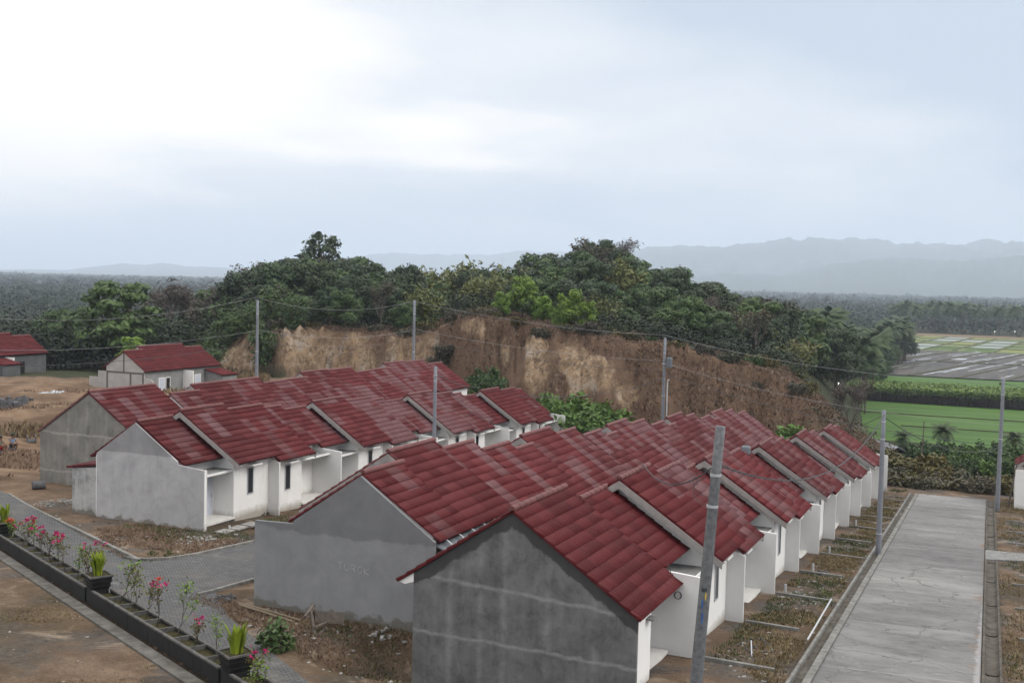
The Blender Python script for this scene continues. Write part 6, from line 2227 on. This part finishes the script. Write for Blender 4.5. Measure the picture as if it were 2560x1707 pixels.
# loose chips everywhere underfoot
rr_ = random.Random(77)
mb = MB()
for i in range(2000):
    reg = rr_.random()
    if reg < .34:
        u, v = rr_.uniform(27, 95), rr_.uniform(5.8, 8.1)
    elif reg < .5:
        u, v = rr_.uniform(34, 92), rr_.uniform(-6, -.5)
    elif reg < .66:
        u, v = rr_.uniform(26, 32.2), rr_.uniform(15, 25)
        if pln(u, v) < 3.3:
            continue
    elif reg < .84:
        u, v = rr_.uniform(34, 50), rr_.uniform(31.6, 55)
        if pln(u, v) < 4.2 or (u > 43.3 and v > 34.5):
            continue
    else:
        u, v = rr_.uniform(18, 33), rr_.uniform(16, 37)
        if pln(u, v) > -.8:
            continue
    s = rr_.choice((.02, .02, .03, .03, .04, .05, .08))
    s *= .6 if reg >= .84 else 1
    z = float(pad_h(np.array(u), np.array(v)))
    rot = Matrix.Rotation(rr_.uniform(0, 6.28), 3, 'Z') @ Matrix.Rotation(rr_.uniform(-.4, .4), 3, 'X')
    mb.hexa([rot @ Vector((sx * s * rr_.uniform(.6, 1.2), sy * s * rr_.uniform(.4, .9), sz * s * .5)) + Vector((u, v, z + s * .2)) for sz in (-.5, .5) for sx, sy in ((-1, -1), (1, -1), (1, 1), (-1, 1))])
tag(mb.build('rubble', M['rubble_mat']), 'loose pale chips of masonry scattered over the bare plots', None, None, 'stuff')

# lying timber and bits
def bars(name, segs, mat, label, cat, loc, w=.05):
    mb = MB()
    for a, b in segs:
        mb.bar(a, b, w, w * .8)
    o = mb.build(name, M[mat])
    o.location = loc
    return tag(o, label, cat)


for i, (a, b) in enumerate([((32.0, 24.0), (31.2, 20.9)), ((31.8, 23.8), (30.9, 21.0))]):
    mb = MB().tube([(a[0], a[1], gz(*a) + .08), ((a[0] + b[0]) / 2, (a[1] + b[1]) / 2, gz(*a) + .13), (b[0], b[1], gz(*b) + .08)], [.05, .045, .038], 8)
    tag(mb.build('bamboo_pole', M['bamboo']), ('farther', 'nearer')[i] + ' of two bamboo poles lying at the foot of the chalked gable', 'bamboo pole', 'bamboo poles on the ground')
bars('broken_trestle', [((-.3, -.2, .03), (-.1, .1, .75)), ((.3, -.25, .03), (.05, .1, .75)), ((-.35, .15, .6), (.3, .25, .82)), ((-.3, -.2, .3), (.28, -.22, .3)), ((-.4, -.3, .04), (.5, -.1, .04)), ((.1, .1, .7), (.4, .35, .03))], 'wood',
     'broken pale wooden trestle on the ground before the chalked gable', 'trestle', (30.3, 19.75, gz(30.3, 19.75)), .08)
mb = MB().box(-.5, .5, -.02, .02, .5, .85)
o = mb.build('board', M['wood'])
o.location = (30.95, 19.7, gz(30.95, 19.7) - .3)
o.rotation_euler = (.25, 0, 1.9)
tag(o, 'grey plank leaning behind the broken trestle', 'board')
bars('white_pipe', [((0, 0, .03), (1.6, .35, .03))], 'plastic_white', 'thin white pipe lying in the plot behind the nearest pole', 'pipe', (35.8, 7.0, gz(35.8, 7)), .04)
bars('white_pipe', [((0, 0, .2), (7.5, .25, -.32))], 'plastic_white', 'long white pipe lying along the drain wall beside the road', 'pipe', (38.5, RL(38.5) + .78, gz(38.5, 6)), .05)
for i, (u, v) in enumerate(((46.9, 7.9), (52.9, 7.7), (58.9, 7.8), (70.9, 7.9))):
    o = MB().tube([(0, 0, -.2), (0, 0, .42)], .05, 8).build('drain_pipe', M['plastic_white'])
    o.location = (u, v, gz(u, v))
    tag(o, '%s short white pipe standing in the plots beside the road, counted from the nearest pole' % ORD[i], 'pipe', 'short white pipes in the roadside plots')
mb = MB().tube([(34.53 - .02, 9.5 - .35 * t, -8.72 - .9 * t + .25 * math.sin(t * 9) * t) for t in np.linspace(0, 1, 14)], .012, 5)
for k in range(2):
    mb.tube([(34.5, 9.12 + (.10 + .02 * k) * math.cos(a), -9.72 + .12 * math.sin(a)) for a in np.linspace(0, 6.28, 12)], .012, 5)
tag(mb.build('loose_cable', M['cable']), 'loose black cable hanging down the screen wall beside the nearest roof', 'cable')
mb = MB()
for k in range(3):
    mb.box(-.5 + k * .9, .3 + k * .9, -.3 - .1 * k, .35 - .1 * k, .0, .05 + .02 * k)
o = mb.build('stone_slabs', M['rubble_mat'])
o.location = (44.2, 33.9, gz(44.2, 33.9) + .01)
tag(o, 'pale broken slabs lying before the white porch across the street', 'slabs')
mb = MB().tube([(0, -.35, .24), (0, .35, .24)], .24, 16, caps=False)
mb.tube([(0, -.35, .24), (0, .35, .24)], .2, 16, caps=False)
o = mb.build('concrete_pipe', M['stone'])
o.location = (47.6, 49.4, gz(47.6, 49.4))
o.rotation_euler = (0, 0, .9)
tag(o, 'short dark concrete pipe lying on sand before the brownish gable', 'pipe')
for i in range(5):
    mb = MB().box(-.6, .6, -.32, -.24, 0, .4).box(-.6, .6, .24, .32, 0, .4).box(-.6, .6, -.24, .24, 0, .08)
    o = mb.build('gutter_block', M['stone'])
    u, v = 60.6 + i * 1.0, 63.6 - i * .95
    o.location = (u, v, gz(u, v) - .03)
    o.rotation_euler = (0, 0, .8 + .1 * i)
    tag(o, ('first', 'second', 'third', 'fourth', 'last')[i] + ' from the seated people in a row of grey gutter blocks', 'gutter block', 'row of grey gutter blocks')
# black water tank and a lamp here and there
tk = empty('water_tank', (60.3, 12.5, -8.9), 'small dark water tank on the ridge of the third high roof beside the road', 'water tank')
MB().lathe([(.22, 0), (.24, .05), (.24, .36), (.2, .42), (.1, .45)], n=18).build('barrel', M['gutter'], tk)
MB().lathe([(.11, .45), (.11, .48), (.02, .49)], n=12).build('lid', M['black_metal'], tk)
# huts and far little things
def hut(u, v, w, d, h, rz, roof, label):
    z = -26.2 if h > 2 else min(gz(u, v), -21.3)
    r = empty('hut', (u, v, z), label, 'hut', None, rz)
    MB().box(-w / 2, w / 2, -d / 2, d / 2, -.5, h).build('wall', M['block'], r)
    mb = MB().prism_x([(-d / 2 - .7, h - .25), (0, h + d * .28), (d / 2 + .7, h - .25), (d / 2 + .7, h - .15), (0, h + d * .28 + .1), (-d / 2 - .7, h - .15)], -w / 2 - .5, w / 2 + .5)
    mb.build('roof', M[roof], r)
M['tin'] = simple('grey_tin_roof', (0.23, 0.24, 0.27), 0.2, 3, .5, .4)
M['dark_roof'] = simple('dark_old_roof', (0.05, 0.042, 0.045), 0.3, 3, .8, .2)
hut(146, 13.5, 8, 5, 1.2, .5, 'tin', 'hut with a grey tin roof among the bushes below the road crest')
hut(172, 23, 14, 7, 2.6, 1.45, 'dark_roof', 'low dark-roofed building at the near edge of the young rice')
o = MB().tube([(0, 0, -.5), (.15, -.5, 3.2)], [.07, .05], 7).build('wooden_post', M['wood'])
o.location = (93.5, -.55, gz(93.5, -.55))
tag(o, 'leaning wooden post right of the pole at the road crest', 'post')
o = MB().tube([(0, 0, -.5), (.1, -.1, 5.6)], [.07, .05], 7).build('wooden_post', M['wood'])
u_, v_ = 113 * math.cos(R(px_az(2128))), 113 * math.sin(R(px_az(2128)))
o.location = (u_, v_, gz(u_, v_))
tag(o, 'thin wooden post among the dry bushes behind the roadside plots', 'post')
lm = N('lit_lamp')
lm.b.inputs['Emission Color'].default_value = (1, 1, 1, 1)
lm.b.inputs['Emission Strength'].default_value = 6
M['lamp'] = lm.done((1, 1, 1), .5)
for i, (xd, D, yd) in enumerate(((2030, 352, 832), (2284, 715, 762), (2330, 720, 762), (1930, 246, 886))):
    a = R(px_az(xd))
    u, v = D * math.cos(a), D * math.sin(a)
    zt = px_tan(xd, yd) * D
    z = gz(u, v)
    r = empty('lamp_post', (u, v, z), ('white lamp at the right edge of the palm grove', 'left of two white lamps beyond the rice plots', 'right of two white lamps beyond the rice plots', 'white lamp low among the palms')[i], 'lamp', 'tiny white lamps in the valley')
    H = max(1.5, zt - z)
    MB().tube([(0, 0, -.3), (0, 0, H)], .05, 6).build('post', M['alu'], r)
    MB().lathe([(.02, 0), (.16 if i < 3 else .08, .06), (.16 if i < 3 else .08, .2), (.02, .28)], (0, 0, H), 10).build('bulb', M['lamp'], r)
for i, (xd, yd, D) in enumerate(((531, 622, 2300), (247, 634, 2600))):
    a = R(px_az(xd))
    u, v = D * math.cos(a), D * math.sin(a)
    H = px_tan(xd, yd) * D + 26
    mb = MB()
    for k in range(4):
        c = math.pi / 4 + k * math.pi / 2
        mb.bar((2.2 * math.cos(c), 2.2 * math.sin(c), 0), (.4 * math.cos(c), .4 * math.sin(c), H), .45, .45)
    for j in range(10):
        z = H * j / 10
        w = 2.2 + (.4 - 2.2) * j / 10
        for k in range(4):
            c, c2 = math.pi / 4 + k * math.pi / 2, math.pi / 4 + (k + 1) * math.pi / 2
            mb.bar((w * math.cos(c), w * math.sin(c), z), (w * .9 * math.cos(c2), w * .9 * math.sin(c2), z + H / 10), .25, .25)
    o = mb.build('radio_mast', M['stone'])
    o.location = (u, v, -26)
    tag(o, ('lattice radio mast on the horizon just left of the wooded hill', 'fainter radio mast on the horizon above the tall layered tree')[i], 'mast')

# ================================================================== PEOPLE (two, seated at the left edge)
M['skin'] = simple('brown_skin', (0.16, 0.085, 0.055), .1, 8, .6, .3)
M['cloth_blue'] = simple('light_blue_shirt', (0.16, 0.24, 0.36), .2, 9, .9, .1)
M['cloth_grey'] = simple('grey_green_shirt', (0.12, 0.13, 0.115), .2, 9, .9, .1)
M['cloth_red'] = simple('red_shorts', (0.3, 0.025, 0.025), .2, 9, .9, .1)
M['cloth_dark'] = simple('dark_trousers', (0.03, 0.035, 0.05), .2, 9, .9, .1)
M['hat'] = simple('olive_hat', (0.06, 0.065, 0.045), .2, 9, .9, .1)
M['hair'] = simple('black_hair', (0.01, 0.009, 0.009), .2, 9, .6, .3)


def skinned(name, pts, edges, rad, mat, parent, root_i=0, sub=2):
    me = bpy.data.meshes.new(name)
    me.from_pydata(pts, edges, [])
    me.materials.append(mat)
    o = link_mesh(name, me, parent)
    sk = o.modifiers.new('skin', 'SKIN')
    d = me.skin_vertices[0].data if me.skin_vertices else None
    if d is None:
        bm = bmesh.new()
        bm.from_mesh(me)
        bm.verts.layers.skin.verify()
        bm.to_mesh(me)
        bm.free()
        d = me.skin_vertices[0].data
    for i, r in enumerate(rad):
        d[i].radius = (r, r)
        d[i].use_root = i == root_i
    sb_ = o.modifiers.new('smooth', 'SUBSURF')
    sb_.levels = sb_.render_levels = sub
    return o


def seated(u, v, z, rz, top, legs, hat, label):
    r = empty('person', (u, v, z), label, 'person', None, rz)
    # pelvis on a low seat at .28, knees up, arms resting forward on the knees; faces +x
    P = [(0, 0, .30), (-.03, 0, .48), (-.02, 0, .68), (.0, 0, .80), (.02, 0, .88), (.05, 0, .99),
         (-.01, .17, .76), (.14, .21, .53), (.36, .15, .50), (.44, .13, .50), (-.01, -.17, .76), (.14, -.21, .53), (.36, -.15, .50), (.44, -.13, .50),
         (.05, .1, .29), (.40, .13, .46), (.30, .13, .06), (.46, .13, .03), (.05, -.1, .29), (.40, -.13, .46), (.30, -.13, .06), (.46, -.13, .03),
         (.06, 0, 1.06)]
    E_ = [(0, 1), (1, 2), (2, 3), (3, 4), (4, 5), (5, 22), (3, 6), (6, 7), (7, 8), (8, 9), (3, 10), (10, 11), (11, 12), (12, 13), (0, 14), (14, 15), (15, 16), (16, 17), (0, 18), (18, 19), (19, 20), (20, 21)]
    rad = [.13, .125, .13, .09, .05, .095, .06, .045, .035, .03, .06, .045, .035, .03, .085, .06, .042, .035, .085, .06, .042, .035, .07]
    body = skinned('body', P, E_, rad, M['skin'], r)
    for sy in (-1, 1):
        for f in range(5):
            y = sy * (.13 + (f - 2) * .016)
            fl = (.075, .085, .09, .085, .055)[f] if f < 4 else .06
            MB().tube([(.45, y, .50), (.45 + fl * .6, y, .495), (.45 + fl, y, .465)], [.009, .008, .006], 5).build('finger', M['skin'], body)
    MB().lathe([(.012, -.02), (.018, 0), (.006, .04)], (.155, 0, 1.0), 8).build('nose', M['skin'], body)
    for sy in (-1, 1):
        MB().lathe([(.004, -.012), (.014, 0), (.004, .012)], (.14, sy * .035, 1.03), 8).build('eye', M['hair'], body)
        MB().lathe([(.006, -.03), (.016, 0), (.006, .03)], (.05, sy * .105, 1.01), 8).build('ear', M['skin'], body)
    MB().box(.146, .15, -.025, .025, .945, .953).build('mouth', M['cloth_red'], body)
    skinned('shirt', [P[0], P[1], P[2], P[3], P[6], (.07, .2, .64), P[10], (.07, -.2, .64)], [(0, 1), (1, 2), (2, 3), (3, 4), (4, 5), (3, 6), (6, 7)], [.14, .14, .145, .1, .078, .065, .078, .065], M[top], r)
    skinned('shorts', [P[0], P[14], (.33, .13, .42), P[18], (.33, -.13, .42)], [(0, 1), (1, 2), (0, 3), (3, 4)], [.145, .1, .078, .1, .078], M[legs], r)
    MB().lathe([(.11, 1.03), (.115, 1.08), (.09, 1.13), (.03, 1.16)], (.035, 0, 0), 14).build('hair', M['hair'], r)
    if hat:
        MB().lathe([(.19, 1.085), (.195, 1.1), (.125, 1.11), (.115, 1.19), (.05, 1.22)], (.04, 0, 0), 16).build('hat', M['hat'], r)
    seat = MB().box(-.2, .2, -.2, .2, -.1, .17).build('stone_block', M['stone'])
    seat.location = (u, v, z)
    seat.rotation_euler = (0, 0, rz + .2)
    tag(seat, 'grey block under the seated person ' + ('wearing the hat' if hat else 'in red shorts'), 'block')
    return r


for (u, v, top, legs, hat, lbl) in ((57.6, 62.2, 'cloth_blue', 'cloth_dark', True, 'person in a hat and light blue shirt sitting outside at the left edge'),
                                    (56.3, 61.9, 'cloth_grey', 'cloth_red', False, 'person in red shorts sitting at the very left edge beside the one in a hat')):
    seated(u, v, gz(u, v) - .02, R(-105 if hat else -80), top, legs, hat, lbl)

# ================================================================== HAZE
hz = N('pale_blue_haze')
hz.t.nodes.remove(hz.b)
pv = hz.n('ShaderNodeVolumePrincipled')
pv.inputs['Color'].default_value = (0.74, 0.842, 0.995, 1)
pv.inputs['Density'].default_value = 0.000165
pv.inputs['Anisotropy'].default_value = 0.0
pv.inputs['Density Attribute'].default_value = ''
hz.l(pv.outputs[0], hz.out.inputs['Volume'])
hz.mat.cycles.homogeneous_volume = True
o = MB().box(-26000, 26000, -26000, 26000, -46, 520).build('haze', hz.mat)
tag(o, 'thin blue haze over the whole valley', None, None, 'stuff')
o.display_type = 'WIRE'
# the two source units stand in the rows already; nothing is left over
